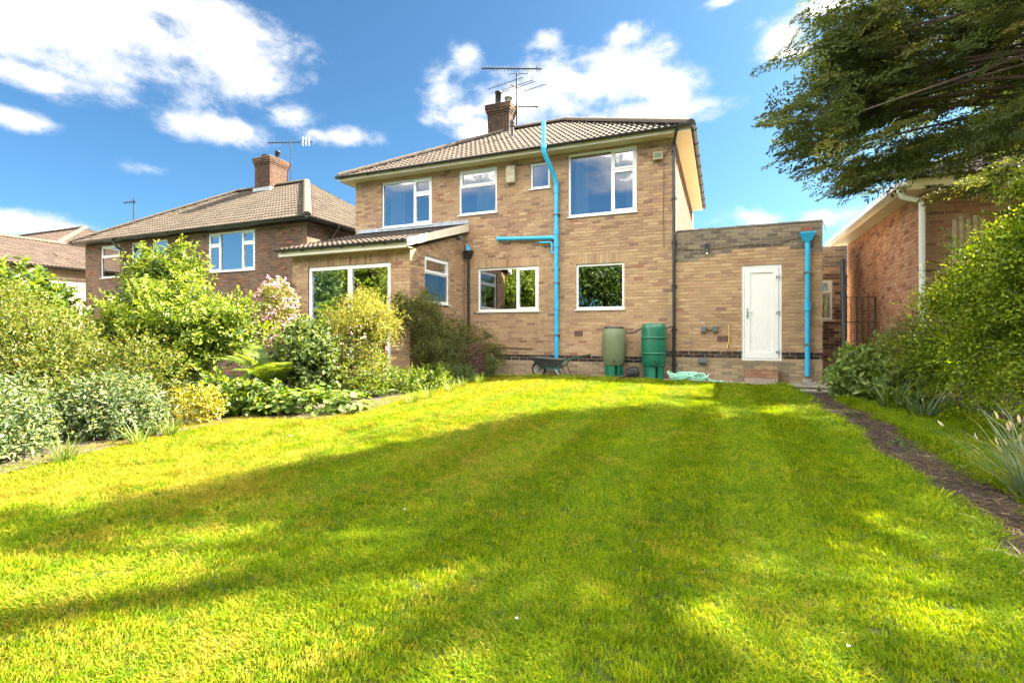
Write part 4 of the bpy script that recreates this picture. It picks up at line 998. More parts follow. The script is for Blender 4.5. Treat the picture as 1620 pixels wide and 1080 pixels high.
def gold_plant():
    b = [(-5.85, 4.15, .08, .30, .28, .26)]
    o = plant('golden_plant', 'small yellow-leaved plant at the lawn edge', 'plant', (-5.85, 4.1, -.1))
    add_foliage(o, [leafy(b, 170, 8, .22, .05, .03, [(.32, .26, .03), (.25, .24, .03), (.18, .20, .03)], up=.7, zmin=-.1)])
    b = [(-6.1, 4.75, .12, .40, .35, .32), (-5.6, 4.9, .05, .35, .3, .24)]
    o = plant('leafy_plant', 'mid-green leafy plant between the yellow plant and the fern', 'plant', (-5.9, 4.8, -.1))
    add_foliage(o, [leafy(b, 240, 7, .3, .10, .06, G_LIME + G_MID, shape='leaf6', up=.5, zmin=-.1)])
gold_plant()
def pink_shrub():
    b = [(-8.00, 7.25, 1.35, .45, .42, .6), (-7.80, 7.15, .85, .48, .45, .5), (-8.15, 7.40, 1.75, .3, .3, .35), (-7.35, 7.00, .75, .45, .4, .35), (-7.10, 6.90, .5, .3, .3, .25)]
    o = plant('weigela_shrub', 'pink-flowered shrub beside the tall lime-green one', 'shrub', (-7.90, 7.20, -.15))
    f = leafy(b, 700, 8, .30, .075, .035, [(.16, .18, .04), (.20, .18, .06), (.10, .13, .025)], up=.4, droop=.35, zmin=-.1)
    add_foliage(o, [f]); stems(o, (-7.85, 7.15), b, 9, .012, z0=-.15)
    fl = leafy([(x, y, z, a * 1.03, c * 1.03, e * 1.03) for x, y, z, a, c, e in b], 420, 5, .14, .05, .045, [(.66, .38, .46), (.74, .52, .55), (.58, .28, .40)], up=.1, shell=.9, zmin=.1)
    add_foliage(o, [fl], 'petal', 'blossom')
pink_shrub()
def fern(base, n, L, lab, group='ferns in the border', pale=False):
    o = plant('fern', lab, 'fern', base, group); off = Vector(base)
    for i in range(n):
        az = 2 * math.pi * (i + random.uniform(-.3, .3)) / n; el = random.uniform(.95, 1.4); ln = L * random.uniform(.75, 1.1)
        m = 22; t = np.linspace(.08, 1, m); h = np.array([math.cos(az), math.sin(az), 0])
        th = el - 1.15 * t ** 1.6
        dr = np.cos(th)[:, None] * h + np.sin(th)[:, None] * np.array([0, 0, 1.0]); P = np.cumsum(dr * (ln / m), 0)
        sd = np.cross(h, (0, 0, 1.0)); Wd = .24 * ln * np.sin(np.pi * np.clip(t * .92 + .06, 0, 1)) ** .8 + .012
        Ps = np.concatenate([P, P]); Ds = np.concatenate([dr * .45 + sd, dr * .45 - sd]); Nn = unit(np.cross(np.concatenate([dr, dr]), np.tile(sd, (2 * m, 1)))) ; Nn[Nn[:, 2] < 0] *= -1
        v, f, c = instance(BLADE_V, BLADE_F, Ps, Ds, Nn, np.concatenate([Wd, Wd]), ln / m * .75, colours(2 * m, [(.11, .17, .022), (.085, .14, .018), (.15, .20, .035)]))
        link('frond', np_mesh('frond', v, f, 'leaf', c), o)
fern((-6.75, 6.0, .0), 14, 1.05, 'feathery fern in front of the pink-flowered shrub')
fern((-4.98, 10.55, -.08), 11, .62, 'green fern standing against the house wall by the dark mound')
def mid_shrub():
    b = [(-6.50, 6.50, .65, .55, .5, .55), (-6.10, 6.30, .45, .5, .45, .5), (-6.75, 6.80, .85, .4, .4, .4)]
    o = plant('hydrangea_shrub', 'dense green shrub with pale broad leaves between fern and golden shrub', 'shrub', (-6.35, 6.40, -.1))
    add_foliage(o, [leafy(b, 620, 7, .26, .085, .055, [(.15, .20, .06), (.11, .155, .035), (.06, .10, .024), (.034, .06, .016)], shape='leaf6', up=.4, zmin=-.1)]); stems(o, (-6.35, 6.40), b, 6, .01, z0=-.1)
mid_shrub()
def golden_shrub():
    # tiered, arching sprays
    b = [(-6.20, 7.55, 1.35, .85, .60, .16), (-5.95, 7.30, 1.12, .75, .55, .2), (-5.90, 7.10, .60, .55, .5, .52), (-5.70, 6.90, .25, .62, .5, .36), (-6.30, 7.80, 1.58, .4, .4, .12)]
    o = plant('golden_cotoneaster', 'golden-yellow arching shrub in front of the sunroom corner', 'shrub', (-5.95, 7.25, -.08))
    pl = [(.25, .235, .04), (.19, .20, .03), (.13, .16, .025), (.30, .28, .07), (.08, .10, .02)]
    f = leafy(b[:2] + b[4:], 950, 16, .50, .046, .022, pl, [3, 3, 2, 2, 1.2], up=-.05, droop=.34, spread=.3, zmin=-.05, shell=.3, clump=70)
    f2 = leafy(b[2:4], 620, 11, .32, .05, .026, [(.20, .22, .035), (.14, .18, .025), (.085, .125, .02), (.26, .15, .08)], [3, 3, 3, .6], up=.2, zmin=-.05)
    add_foliage(o, [f, f2]); stems(o, (-5.95, 7.25), b, 14, .012, z0=-.08)
    fl = leafy(b[2:3], 40, 4, .12, .04, .035, [(.60, .33, .36), (.66, .45, .45)], shell=.95, zmin=.1); add_foliage(o, [fl], 'petal', 'blossom')
golden_shrub()
def dark_mound():
    b = [(-6.05, 10.6, .75, .70, 1.0, .80), (-5.6, 10.2, .55, .75, .8, .70), (-5.35, 11.1, .6, .45, .6, .60), (-6.2, 9.7, 1.35, .5, .5, .72), (-5.3, 9.4, .25, .6, .6, .42), (-6.35, 9.0, 1.55, .35, .3, .45), (-6.0, 9.3, 1.35, .55, .45, .65), (-5.1, 8.9, .12, .4, .5, .3), (-5.6, 9.3, .7, .5, .5, .6)]
    o = plant('cotoneaster_mound', 'dark green weeping mound covering the foot of the sunroom wall', 'shrub', (-5.7, 10.3, -.1))
    pl = [(.085, .10, .024), (.115, .13, .032), (.05, .068, .018), (.18, .18, .05), (.13, .10, .04)]
    add_foliage(o, [leafy(b, 4600, 14, .50, .042, .022, pl, [3, 3, 3, 1.6, 1], up=-.05, droop=.55, spread=.28, zmin=-.06, shell=.55, clump=260)]); stems(o, (-5.7, 10.3), b, 14, .012, z0=-.1)
    b2 = [(-4.95, 9.75, .52, .30, .28, .26), (-4.75, 9.55, .28, .24, .2, .2)]
    o = plant('barberry_shrub', 'small purple-leaved shrub in front of the dark mound', 'shrub', (-4.9, 9.7, -.08))
    add_foliage(o, [leafy(b2, 420, 8, .2, .03, .02, [(.10, .045, .05), (.14, .06, .07), (.19, .10, .10), (.07, .06, .03)], up=.5, zmin=-.05)]); stems(o, (-4.9, 9.7), b2, 5, .008, z0=-.08)
    b3 = [(-4.72, 10.0, .2, .22, .22, .28), (-4.85, 9.1, .1, .35, .3, .22)]
    o = plant('euphorbia_plant', 'blue-green leafy plant between the purple shrub and the wall fern', 'plant', (-4.75, 9.8, -.08))
    add_foliage(o, [leafy(b3, 220, 9, .22, .05, .02, [(.06, .12, .06), (.09, .15, .06), (.12, .17, .05)], up=.6, zmin=-.05)])
dark_mound()
def mantle():
    b = [(-4.95, 5.15, .02, .48, .40, .24), (-5.45, 5.05, .0, .5, .35, .22), (-5.85, 5.20, -.02, .45, .35, .20), (-4.58, 5.30, .0, .28, .35, .2)]
    o = plant('lady_mantle', 'low mound of pale round-leaved ground cover bulging onto the lawn', 'plant', (-5.20, 5.15, -.08))
    P, d, ow, t = twigs(b, 560, 2, .2, .6, .4, .1, .6); k = P[:, 2] > -.05; P = P[k]; q = len(P)
    Nn = unit(np.array([0, 0, 1.0]) + ow[k] * .7 + rng.normal(size=(q, 3)) * .35); D = unit(np.cross(Nn, rand_dirs(q)))
    add_foliage(o, [instance(ROUND_V, ROUND_F, P, D, Nn, rng.uniform(.06, .115, q), rng.uniform(.06, .115, q), colours(q, [(.135, .21, .04), (.10, .165, .026), (.18, .24, .06), (.07, .12, .02)]))])
mantle()
def small_fill():
    # tall rank grass and weeds along the bed edge are countable tufts; one low climber on the neighbour wall
    b = [(-9.9, 9.3, 1.15, .32, .3, .75), (-10.15, 9.2, .7, .4, .3, .5), (-9.8, 9.3, 1.9, .08, .08, .4)]
    o = plant('climbing_plant', 'thin green climber at the outer corner of the sunroom', 'plant', (-9.95, 9.25, -.3))
    add_foliage(o, [leafy(b, 330, 8, .25, .07, .04, G_MID + G_DARK, up=.6, zmin=-.3)])
    o = plant('privet_shrub', 'dark green bush filling the gap beside the patio railing', 'shrub', (-8.3, 8.6, -.3))
    b = [(-8.4, 8.5, .35, .9, .5, .6), (-7.6, 8.4, .3, .6, .4, .5), (-9.2, 8.3, .3, .7, .5, .6)]
    add_foliage(o, [leafy(b, 800, 8, .25, .06, .03, G_MID + G_DARK, up=.5, zmin=-.3)])
small_fill()
def weeds():
    b = [(-5.15, 7.35, .12, .38, .4, .26), (-4.95, 7.9, .1, .32, .4, .24), (-5.35, 6.75, .08, .35, .35, .22), (-5.1, 8.4, .12, .35, .35, .26)]
    o = plant('border_plant', 'fresh green weedy growth spilling out under the golden shrub', 'plant', (-5.15, 7.5, -.08))
    add_foliage(o, [leafy(b, 520, 8, .26, .07, .03, G_LIME + G_MID + [(.16, .20, .04)], up=.7, zmin=-.08)])
weeds()
def tuft(name, label, cat, base, n, L, wd, palette, lean=.45, group=None, tips=None):
    o = plant(name, label, cat, base, group)
    az = rng.uniform(0, 2 * np.pi, n); el = rng.uniform(.15, lean + .25, n)
    D = np.stack([np.cos(az) * np.sin(el), np.sin(az) * np.sin(el), np.cos(el)], 1); r0 = rng.uniform(0, 1, n)[:, None] ** .6
    P = np.array(base) + np.stack([np.cos(az), np.sin(az), 0 * az], 1) * r0 * L * .22
    Ln = L * rng.uniform(.55, 1.1, n); Nn = unit(np.array([0, 0, 1.0]) - D * .4 + rand_dirs(n) * .3)
    add_foliage(o, [instance(BLADE_V * np.array([1, 1, 1.6]), BLADE_F, P, D, Nn, Ln, wd, colours(n, palette))], name='blades')
    if tips:
        k = rng.choice(n, n // 4, replace=False); e = P[k] + D[k] * Ln[k][:, None] * .93
        add_foliage(o, [instance(LEAF6_V, LEAF6_F, e, D[k], rand_dirs(len(k)), .05, .016, colours(len(k), tips))], name='flower_head')
    return o
GREY = [(.13, .185, .115), (.18, .225, .15), (.09, .14, .08), (.23, .25, .17)]
tuft('iris_clump', 'silvery blue-green spiky clump overhanging the path', 'plant', (1.72, 3.75, -.04), 230, .60, .010, GREY, .60, tips=[(.55, .40, .32), (.45, .42, .33)])
tuft('day_lily', 'green strappy clump under the hedge by the leafy plant', 'plant', (2.05, 7.9, -.06), 60, .55, .02, G_LIME + G_MID + GREY[:2], .5)
tuft('day_lily', 'second strappy clump tucked under the hedge, closer to the path bend', 'plant', (2.15, 7.2, -.06), 50, .45, .018, G_MID + GREY[:2], .55)
for i, (x, y) in enumerate([(-4.2, 6.7), (-4.3, 7.6), (-4.45, 8.3), (-4.15, 6.2), (-5.0, 2.4), (-5.2, 3.1), (-5.35, 3.5), (-4.98, 1.6), (-4.4, 8.9), (-4.55, 9.2)]):
    tuft('grass_clump', ['long grass clump below the golden shrub, first past the ground cover', 'long grass clump under the golden shrub, half way to the dark mound', 'long grass clump by the weedy growth at the border edge', 'long grass clump at the tip of the round-leaved ground cover', 'long grass clump in front of the large variegated bush', 'long grass clump between the two variegated bushes', 'long grass clump beside the smaller variegated bush', 'long grass clump at the near end of the border, lowest in the photo', 'long grass clump at the foot of the dark mound', 'long grass clump below the purple-leaved shrub'][i], 'grass', (x, y, zlawn(x, y)), 55, .26, .008, [(.14, .20, .03), (.18, .24, .05), (.10, .16, .02)], .5, 'uncut grass clumps along the border')

# right-hand side: hedge shrub, leafy plant, juniper
def hedge():
    b = [(3.35, 6.9, 1.0, 1.0, 1.4, 1.25), (3.3, 5.5, .95, .95, 1.1, 1.2), (3.55, 6.2, 1.75, .85, 1.3, .75), (2.92, 8.1, 1.0, .66, .7, 1.05), (3.1, 7.4, 1.55, .65, .8, .8), (3.25, 6.3, 1.9, .8, 1.0, .8), (3.2, 4.6, .7, .8, .8, .9), (3.7, 5.2, 2.0, .7, .8, .6), (3.75, 7.3, 1.65, .6, .6, .5), (3.6, 6.0, 2.15, .7, .9, .55), (3.5, 5.0, 2.2, .6, .6, .5)]
    o = plant('honeysuckle_hedge', 'big yellow-green small-leaved hedge shrub beside the bungalow', 'hedge', (3.3, 6.3, -.1))
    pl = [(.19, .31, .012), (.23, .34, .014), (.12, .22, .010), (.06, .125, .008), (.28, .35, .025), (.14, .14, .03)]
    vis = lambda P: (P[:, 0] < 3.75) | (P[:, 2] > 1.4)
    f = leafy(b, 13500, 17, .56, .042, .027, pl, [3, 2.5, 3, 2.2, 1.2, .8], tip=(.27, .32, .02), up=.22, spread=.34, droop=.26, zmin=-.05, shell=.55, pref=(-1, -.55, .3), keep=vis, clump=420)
    inner = leafy(b, 1900, 10, .55, .05, .034, [(.05, .09, .008), (.035, .065, .008), (.08, .12, .012)], up=.2, spread=.6, zmin=-.08, shell=.35, pref=(-1, -.55, -.2), keep=vis)  # dark leaf colours deepen the shade in the hedge interior
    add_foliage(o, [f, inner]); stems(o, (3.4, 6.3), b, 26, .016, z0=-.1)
hedge()
def right_plants():
    b = [(2.2, 9.6, .34, .60, .55, .46), (1.98, 9.1, .2, .46, .45, .34), (2.6, 9.9, .5, .5, .45, .5), (2.35, 8.7, .2, .42, .42, .34)]
    o = plant('leafy_shrub', 'low shrub with broad toothed leaves at the garage corner', 'shrub', (2.25, 9.4, -.08))
    add_foliage(o, [leafy(b, 900, 6, .26, .105, .062, [(.17, .25, .05), (.12, .19, .04), (.23, .31, .08), (.08, .13, .03)], shape='leaf6', up=.35, zmin=-.06)]); stems(o, (2.25, 9.4), b, 8, .008, z0=-.08)
    b = [(2.7, 9.2, .85, .46, .5, .42), (2.55, 8.6, .5, .38, .4, .36), (2.95, 9.5, 1.0, .3, .3, .25)]
    o = plant('juniper_bush', 'brownish green juniper between leafy shrub and hedge', 'shrub', (2.7, 9.0, -.08))
    add_foliage(o, [leafy(b, 900, 14, .45, .036, .014, [(.14, .15, .04), (.10, .12, .035), (.20, .17, .065), (.24, .21, .08)], up=.15, droop=.1, spread=.35, zmin=0)], 'leaf_conifer'); stems(o, (2.7, 9), b, 8, .01, z0=-.08)
    for i, (x, y, s) in enumerate([(1.42, 5.15, .12), (1.5, 4.3, .06), (1.4, 6.9, .06)]):
        o = plant('path_weed', ['largest green weed growing in the middle of the path', 'tiny weed on the path near the silvery clump', 'tiny weed on the path toward the house'][i], 'weed', (x, y, zlawn(x, y)))
        add_foliage(o, [leafy([(x, y, .0, s, s, .05)], 40 if s > .1 else 16, 4, .08, .035, .018, [(.10, .17, .05), (.13, .20, .07)], up=.5, zmin=-.05)])
right_plants()

# the overhanging conifer: sprays kept where the crown stands in the photograph and where its shade falls
def proj(P):
    c, s = math.cos(YAW), math.sin(YAW); x, y, z = P[:, 0], P[:, 1], P[:, 2] - CAM.z
    d = -s * x + c * y; l = c * x + s * y; d = np.where(d < .05, .05, d)
    return 810 + FPX * l / d, HZ - FPX * z / d, d
CROWN = [(1214, 18), (1240, 100), (1268, 80), (1300, 100), (1266, 140), (1213, 178), (1222, 222), (1272, 266), (1320, 284), (1345, 312), (1385, 300), (1430, 308), (1455, 305), (1500, 300), (1560, 296), (1640, 300), (1640, -60), (1262, -60), (1245, 0)]
LIT = [[(600, 655), (640, 636), (1126, 600), (1126, 622), (1000, 632), (860, 660), (640, 712), (300, 765), (0, 800), (-400, 850), (-400, 700), (330, 665)],
       [(0, 845), (200, 860), (330, 815), (480, 830), (520, 850), (400, 900), (350, 960), (480, 965), (580, 990), (420, 1080), (0, 1080), (-500, 1080), (-500, 860)],
       [(600, 955), (650, 890), (800, 850), (1020, 845), (1035, 880), (900, 925), (760, 960), (620, 1000)],
       [(1180, 865), (1420, 872), (1400, 915), (1300, 905), (1210, 915)], [(1150, 925), (1300, 960), (1290, 1010), (1120, 1000), (1010, 985), (1080, 960)],
       [(600, 815), (720, 800), (640, 850), (560, 860)], [(1135, 650), (1200, 645), (1200, 672), (1140, 672)], [(1215, 630), (1290, 655), (1230, 660)], [(1070, 690), (1130, 700), (1120, 740), (1075, 740)]]
def shadow_px(P):
    t = (P[:, 2] - 0.0) / SUN.z; Q = P - t[:, None] * np.array(SUN); return proj(Q)
def conifer():
    global rng
    rng = np.random.default_rng(24)
    root = plant('conifer_tree', 'large dark conifer whose branches overhang the garden from beyond the hedge', 'tree', (6.3, 8.3, -.1))
    trunk = Vector((6.3, 8.3, -.1))
    MB().tube([(0, 0, 0), (.05, .05, 2.0), (-.1, .0, 5.0), (.05, .1, 9.0), (0, .05, 12.5)], .25, 12, rs=[.34, .28, .22, .13, .03]).build('trunk', 'bark', root)
    n = 3400
    nc = 95; o = rand_dirs(nc); rad = rng.random(nc) ** .45
    Cc = np.array([5.6, 7.7, 6.6]) + o * rad[:, None] * np.array([5.2, 3.3, 5.2])
    def pads(Cc, n, a, b):      # flattish pads of sprays, long along the branch
        ci = rng.integers(0, len(Cc), n); ax = Cc - np.array([6.3, 8.3, 0]); ax[:, 2] = -.25 * np.linalg.norm(ax[:, :2], axis=1); ax = unit(ax)
        sd = unit(np.cross(ax, (0, 0, 1.0)))
        return Cc[ci] + ax[ci] * rng.normal(0, a, (n, 1)) + sd[ci] * rng.normal(0, b, (n, 1)) + np.array([0, 0, 1.0]) * rng.normal(0, .11, (n, 1))
    P = pads(Cc, n, .42, .26)
    # lower limbs in view reach out towards the house
    nc2 = 200; Qc = np.stack([rng.uniform(.5, 5.2, nc2), rng.uniform(6.3, 9.2, nc2), rng.uniform(2.6, 6.6, nc2)], 1); Q = pads(Qc, 6600, .42, .26); P = np.concatenate([P, Q])
    px, py, d = proj(P)
    inframe = (px > -50) & (px < 1640) & (py > -40) & (py < 1100) & (d > .1)
    ok = ~inframe | in_poly(px - 26, py, CROWN)
    ok &= (P[:, 2] > 2.3) & ~((P[:, 1] > 9.9) & (P[:, 2] < 5)) & (d > 1.6)
    ok &= ~((py > 330) & inframe)
    sx, sy, sd = shadow_px(P)
    for poly in LIT: ok &= ~(in_poly(sx, sy, poly) & (sd > .1) & (rng.random(len(P)) < (.97)))
    t_ = (P[:, 2] - 1.5) / SUN.z; H = P - t_[:, None] * np.array(SUN)
    ok &= ~((H[:, 0] > 2.2) & (H[:, 0] < 4.2) & (H[:, 1] > 4.8) & (H[:, 1] < 9.2) & (rng.random(len(P)) < .9) & ~inframe)
    # keep gaps: low-frequency holes
    hole = np.sin(P[:, 0] * 2.3 + 1.3 * np.sin(P[:, 1] * 1.7)) * np.sin(P[:, 2] * 2.9 + P[:, 1]) + .5 * np.sin(P[:, 0] * 5.1 + P[:, 2] * 4.3)
    ok &= (hole > np.where(inframe, -.45, -.15)) | (rng.random(len(P)) < np.where(inframe, .3, .08))
    P = P[ok]
    # one spray: a flat fan of small scale leaves on a drooping axis
    sv = []; sd_ = []; k = 13
    for i in range(k):
        t = (i + .5) / k; ln = .30 * math.sin(math.pi * (t * .85 + .12)) ** .8
        for s in (-1, 1):
            for q in range(3):
                sv.append((t, s * ln * (q + .4) / 3 * 1.0, -.10 * t * t - .05 * (q / 3) ** 2)); sd_.append((.75, s * .65, -.18))
    sv = np.array(sv); sd_ = unit(np.array(sd_)); m = len(sv); q = len(P)
    outw = P - np.array([6.3, 8.3, 0]); outw[:, 2] *= .0
    D = unit(unit(outw) + rng.normal(size=(q, 3)) * np.array([.45, .45, .25]) + np.array([0, 0, -.10])); Nn = unit(np.array([0, 0, 1.0]) + rng.normal(size=(q, 3)) * .38)
    S = unit(np.cross(Nn, D)); U = np.cross(D, S); L = rng.uniform(.28, .52, q)[:, None, None]
    B = np.stack([D, S, U], 1)      # q,3,3
    LP = P[:, None, :] + np.einsum('mk,qkc->qmc', sv, B) * L; LD = np.einsum('mk,qkc->qmc', sd_, B)
    C = colours(q, [(.100, .125, .040), (.125, .150, .044), (.075, .098, .034), (.19, .20, .045)], [3, 3, 2, 1.2]); C = np.repeat(C, m, 0) * rng.uniform(.8, 1.2, (q * m, 1))
    jit = rng.normal(size=(q * m, 3)) * .010
    LN = np.repeat(U, m, 0) + rng.normal(size=(q * m, 3)) * .45
    v, f, c = instance(LEAF_V, LEAF_F, LP.reshape(-1, 3) + jit, LD.reshape(-1, 3) + rng.normal(size=(q * m, 3)) * .2, LN, rng.uniform(.035, .075, q * m), rng.uniform(.014, .024, q * m), C)
    add_foliage(root, [(v, f, c)], 'leaf_conifer', 'crown')
    print('conifer sprays', q, 'tris', len(f))
    # limbs that reach into the crown
    targets = P[rng.choice(q, 70, replace=False)]
    vis = P[(proj(P)[0] < 1600) & (proj(P)[1] > 0)]; targets = np.concatenate([targets, vis[rng.choice(len(vis), min(34, len(vis)), replace=False)]])
    for e in targets:
        e = Vector(e) - trunk; z0 = max(3.4, min(11.0, e.z + random.uniform(-.5, .9))); s = Vector((0, .03, z0)); mid = s.lerp(e, .55) + Vector((random.uniform(-.45, .45), random.uniform(-.45, .45), random.uniform(0, .5)))
        MB().tube([s, s.lerp(mid, .5) + Vector((0, 0, .12)), mid, e], .03, 6, rs=[.06, .045, .028, .007]).build('limb', 'bark', root)
    # twiglets
conifer()

# trees and hedges behind the camera: they show as reflections in the panes
def back_tree(base, h, r, lab, pl, n=1500, kind='garden_tree'):
    o = plant(kind, lab, 'tree', base, 'trees at the end of the garden'); rs = random.Random(int(base[0] * 10))
    b = [(base[0] + rs.uniform(-.5, .5) * r, base[1] + rs.uniform(-.5, .5) * r, base[2] + h * rs.uniform(.35, .85), r * rs.uniform(.5, .75), r * rs.uniform(.5, .75), h * rs.uniform(.16, .26)) for _ in range(7)]
    add_foliage(o, [leafy(b, n, 9, .7, .20, .12, pl, up=.3, shell=.35)], name='crown')
    MB().tube([(0, 0, 0), (.05, 0, h * .4), (0, .05, h * .8)], .12, 8, rs=[.16, .12, .05]).build('trunk', 'bark', o)
for i, (x, y, h, r, pl, lab) in enumerate([(-10.5, -1.5, 5.2, 2.2, G_LIME, 'bright green garden tree behind the photographer on the border side'), (-14.5, 1.0, 4.6, 2.2, G_LIME, 'bushy green tree at the outer border behind the frame edge'),
        (-7.0, -8.5, 6.5, 2.4, G_MID, 'dark leafy tree at the bottom of the garden, first in the row'), (-3.0, -10.5, 7.0, 2.6, G_DARK, 'dark leafy tree at the bottom of the garden, middle of the row'), (1.5, -9.5, 5.5, 2.2, G_MID, 'leafy tree at the bottom of the garden, end of the row'),
        (-12.5, -6.5, 6.0, 2.6, G_LIME, 'bright tree at the garden corner behind the photographer'), (-18.5, -2.0, 6.0, 2.6, G_MID, 'leafy tree in the neighbouring garden behind the frame edge'), (-17, 6.5, 3.4, 1.6, G_MID, 'small leafy tree in the neighbouring garden beyond the shrubs')]):
    back_tree((x, y, -.3), h, r, lab, pl)
bt = plant('garden_tree', 'unseen leafy tree behind the bungalow, added to shade the lawn', 'tree', (7.3, 13.9 + 3.2, -.1), 'trees at the end of the garden')  # out-of-sight tree, crown placed to throw shade on the lawn by the garage
bb = [(6.6, 13.2, 7.2, 1.3, 1.1, .9), (5.9, 12.8, 6.6, .9, .8, .6), (7.2, 13.0, 6.7, 1.0, .8, .6), (8.2, 14.3, 6.8, 1.0, .9, .7), (7.4, 15.0, 8.0, 1.1, 1.1, .8), (7.3, 16.4, 7.0, 1.5, 1.4, 1.3)]
add_foliage(bt, [leafy(bb, 1000, 9, .6, .14, .08, G_MID + G_DARK, up=.3, shell=.35, clump=60)], name='crown')
MB().tube([(0, 0, 0), (0, -.6, 3.5), (.1, -1.8, 5.8), (0, -3.0, 7.2)], .2, 8, rs=[.26, .2, .14, .05]).build('trunk', 'bark', bt)

# ------------------------------------------------------------------ things by the house wall
def water_butt(base, prof, mat, lab, ribs=(), lid=True):
    o = empty('water_butt', base); tag(o, lab, 'water butt')
    MB().lathe(prof, 28).build('barrel', mat, o)
    topz = prof[-1][1]; rt = prof[-1][0]
    MB().lathe([(rt + .012, topz - .03), (rt + .014, topz + .002), (rt - .01, topz + .02), (.001, topz + .026)], 28).build('lid', 'black_plastic' if 'faded' in mat else mat, o)
    for z in ribs:
        r_ = np.interp(z, [p[1] for p in prof], [p[0] for p in prof]); MB().lathe([(r_ - .005, z - .022), (r_ + .016, z - .014), (r_ + .018, z + .010), (r_ - .005, z + .022)], 28).build('rib', mat, o)
    MB().tube([(.05, -prof[1][0] - .02, .40), (.05, -prof[1][0] - .07, .40), (.05, -prof[1][0] - .075, .37)], .013, 8).tube([(.05, -prof[1][0] - .03, .40), (.05, -prof[1][0] - .035, .44)], .016, 6).build('tap', 'black_plastic', o)
    st_ = MB(); n = 24; r0, r1 = prof[0][0] * .97, prof[0][0] * .93
    vs = []; fs = []; use = [k for k in range(n) if not (k in (19,))]
    for k in use:
        a0, a1 = 2 * math.pi * k / n, 2 * math.pi * (k + 1) / n
        i = len(vs); vs += [(r0 * math.cos(a0), r0 * math.sin(a0), 0), (r0 * math.cos(a1), r0 * math.sin(a1), 0), (r1 * math.cos(a1), r1 * math.sin(a1), .305), (r1 * math.cos(a0), r1 * math.sin(a0), .305)]; fs.append((i, i + 1, i + 2, i + 3))
    st_.add(vs, fs); st_.lathe([(r1, .305), (.001, .306)], n); st_.lathe([(r1 * .6, 0), (r1 * .6, .305)], 16)
    st_.build('stand', 'butt_green', o)
    return o
BZ0 = -.10
water_butt((-2.31, FY - .34, BZ0), [(.225, .31), (.245, .36), (.272, .55), (.282, .78), (.276, 1.0), (.255, 1.10), (.225, 1.16), (.215, 1.185)], 'butt_faded', 'faded olive-green barrel water butt on a dark green stand')
water_butt((-1.41, FY - .34, BZ0), [(.24, .30), (.262, .33), (.268, .5), (.272, .62), (.272, .98), (.268, 1.0), (.270, 1.16), (.258, 1.23), (.235, 1.25)], 'butt_green', 'glossy dark green ribbed water butt beside the black downpipe', ribs=(.60, .95))
MB_h = MB().tube([(-2.06, FY - .30, .98), (-1.98, FY - .26, .955), (-1.85, FY - .25, .97), (-1.77, FY - .27, 1.03), (-1.68, FY - .30, 1.05)], .016, 8).build('link_hose', 'black_plastic'); tag(MB_h, 'black link hose joining the two water butts', 'hose')
MB_h = MB().tube([(-1.16, FY - .30, 1.04), (-1.10, FY - .22, 1.08), (-1.02, FY - .10, 1.10)], .016, 8).build('diverter_hose', 'black_plastic'); tag(MB_h, 'black hose from the downpipe to the ribbed water butt', 'hose')

def wheelbarrow():
    o = empty('wheelbarrow', (-3.60, FY - .62, -.09)); tag(o, 'dark metal wheelbarrow parked in front of the blue pipe', 'wheelbarrow')
    # x along the barrow: wheel at -x, handles at +x
    T0 = [(-.62, -.24, .46), (-.62, .24, .46), (.16, .26, .42), (.16, -.26, .42)]; B0 = [(-.40, -.14, .22), (-.40, .14, .22), (.0, .16, .20), (.0, -.16, .20)]
    k = .012; T1 = [(x * .975 - .003, y * .94, z + .002) for x, y, z in T0]; B1 = [(x * .97 - .005, y * .92, z + .014) for x, y, z in B0]
    tr = MB().add(T0 + B0 + T1 + B1, [(0, 4, 5, 1), (1, 5, 6, 2), (2, 6, 7, 3), (3, 7, 4, 0), (4, 7, 6, 5), (8, 9, 13, 12), (9, 10, 14, 13), (10, 11, 15, 14), (11, 8, 12, 15), (12, 13, 14, 15), (0, 1, 9, 8), (1, 2, 10, 9), (2, 3, 11, 10), (3, 0, 8, 11)]).build('tray', 'barrow', o)
    MB().tube(T0 + [T0[0]], .012, 6).build('rim', 'metal_black', tr)
    wx, wz, wr = -.47, .175, .175
    ty = MB(); n = 28; pts = [(wx + wr * .90 * math.cos(a), 0, wz + wr * .90 * math.sin(a)) for a in np.linspace(0, 2 * math.pi, n)]; ty.tube(pts, .03, 8, cap=False)
    wh = ty.build('wheel', 'rubber', o)
    rim = MB(); pts = [(wx + wr * .74 * math.cos(a), 0, wz + wr * .74 * math.sin(a)) for a in np.linspace(0, 2 * math.pi, n)]; rim.tube(pts, .016, 6, cap=False); rim.build('rim', 'hub_grey', wh)
    for i in range(6):
        a = math.pi * i / 3 + .3; MB().tube([(wx, 0, wz), (wx + wr * .74 * math.cos(a), 0, wz + wr * .74 * math.sin(a))], .013, 6).build('spoke', 'hub_grey', wh)
    MB().tube([(wx, -.07, wz), (wx, .07, wz)], .026, 10).build('hub', 'hub_grey', wh)
    for s in (-1, 1):
        MB().tube([(wx, s * .06, wz), (-.36, s * .12, .21), (.05, s * .20, .21), (.25, s * .24, .40), (.62, s * .27, .50)], .014, 8).build('frame_rail', 'butt_green' if s < 0 else 'metal_black', o)
        MB().tube([(.62, s * .27, .50), (.74, s * .275, .535)], .02, 8).build('grip', 'rubber', o)
        MB().tube([(-.02, s * .18, .22), (.14, s * .22, .0)], .012, 6).build('leg', 'hub_grey', o)
        MB().tube([(.16, s * .22, .31), (.26, s * .22, .03)], .012, 6).build('leg', 'metal_black', o)
wheelbarrow()
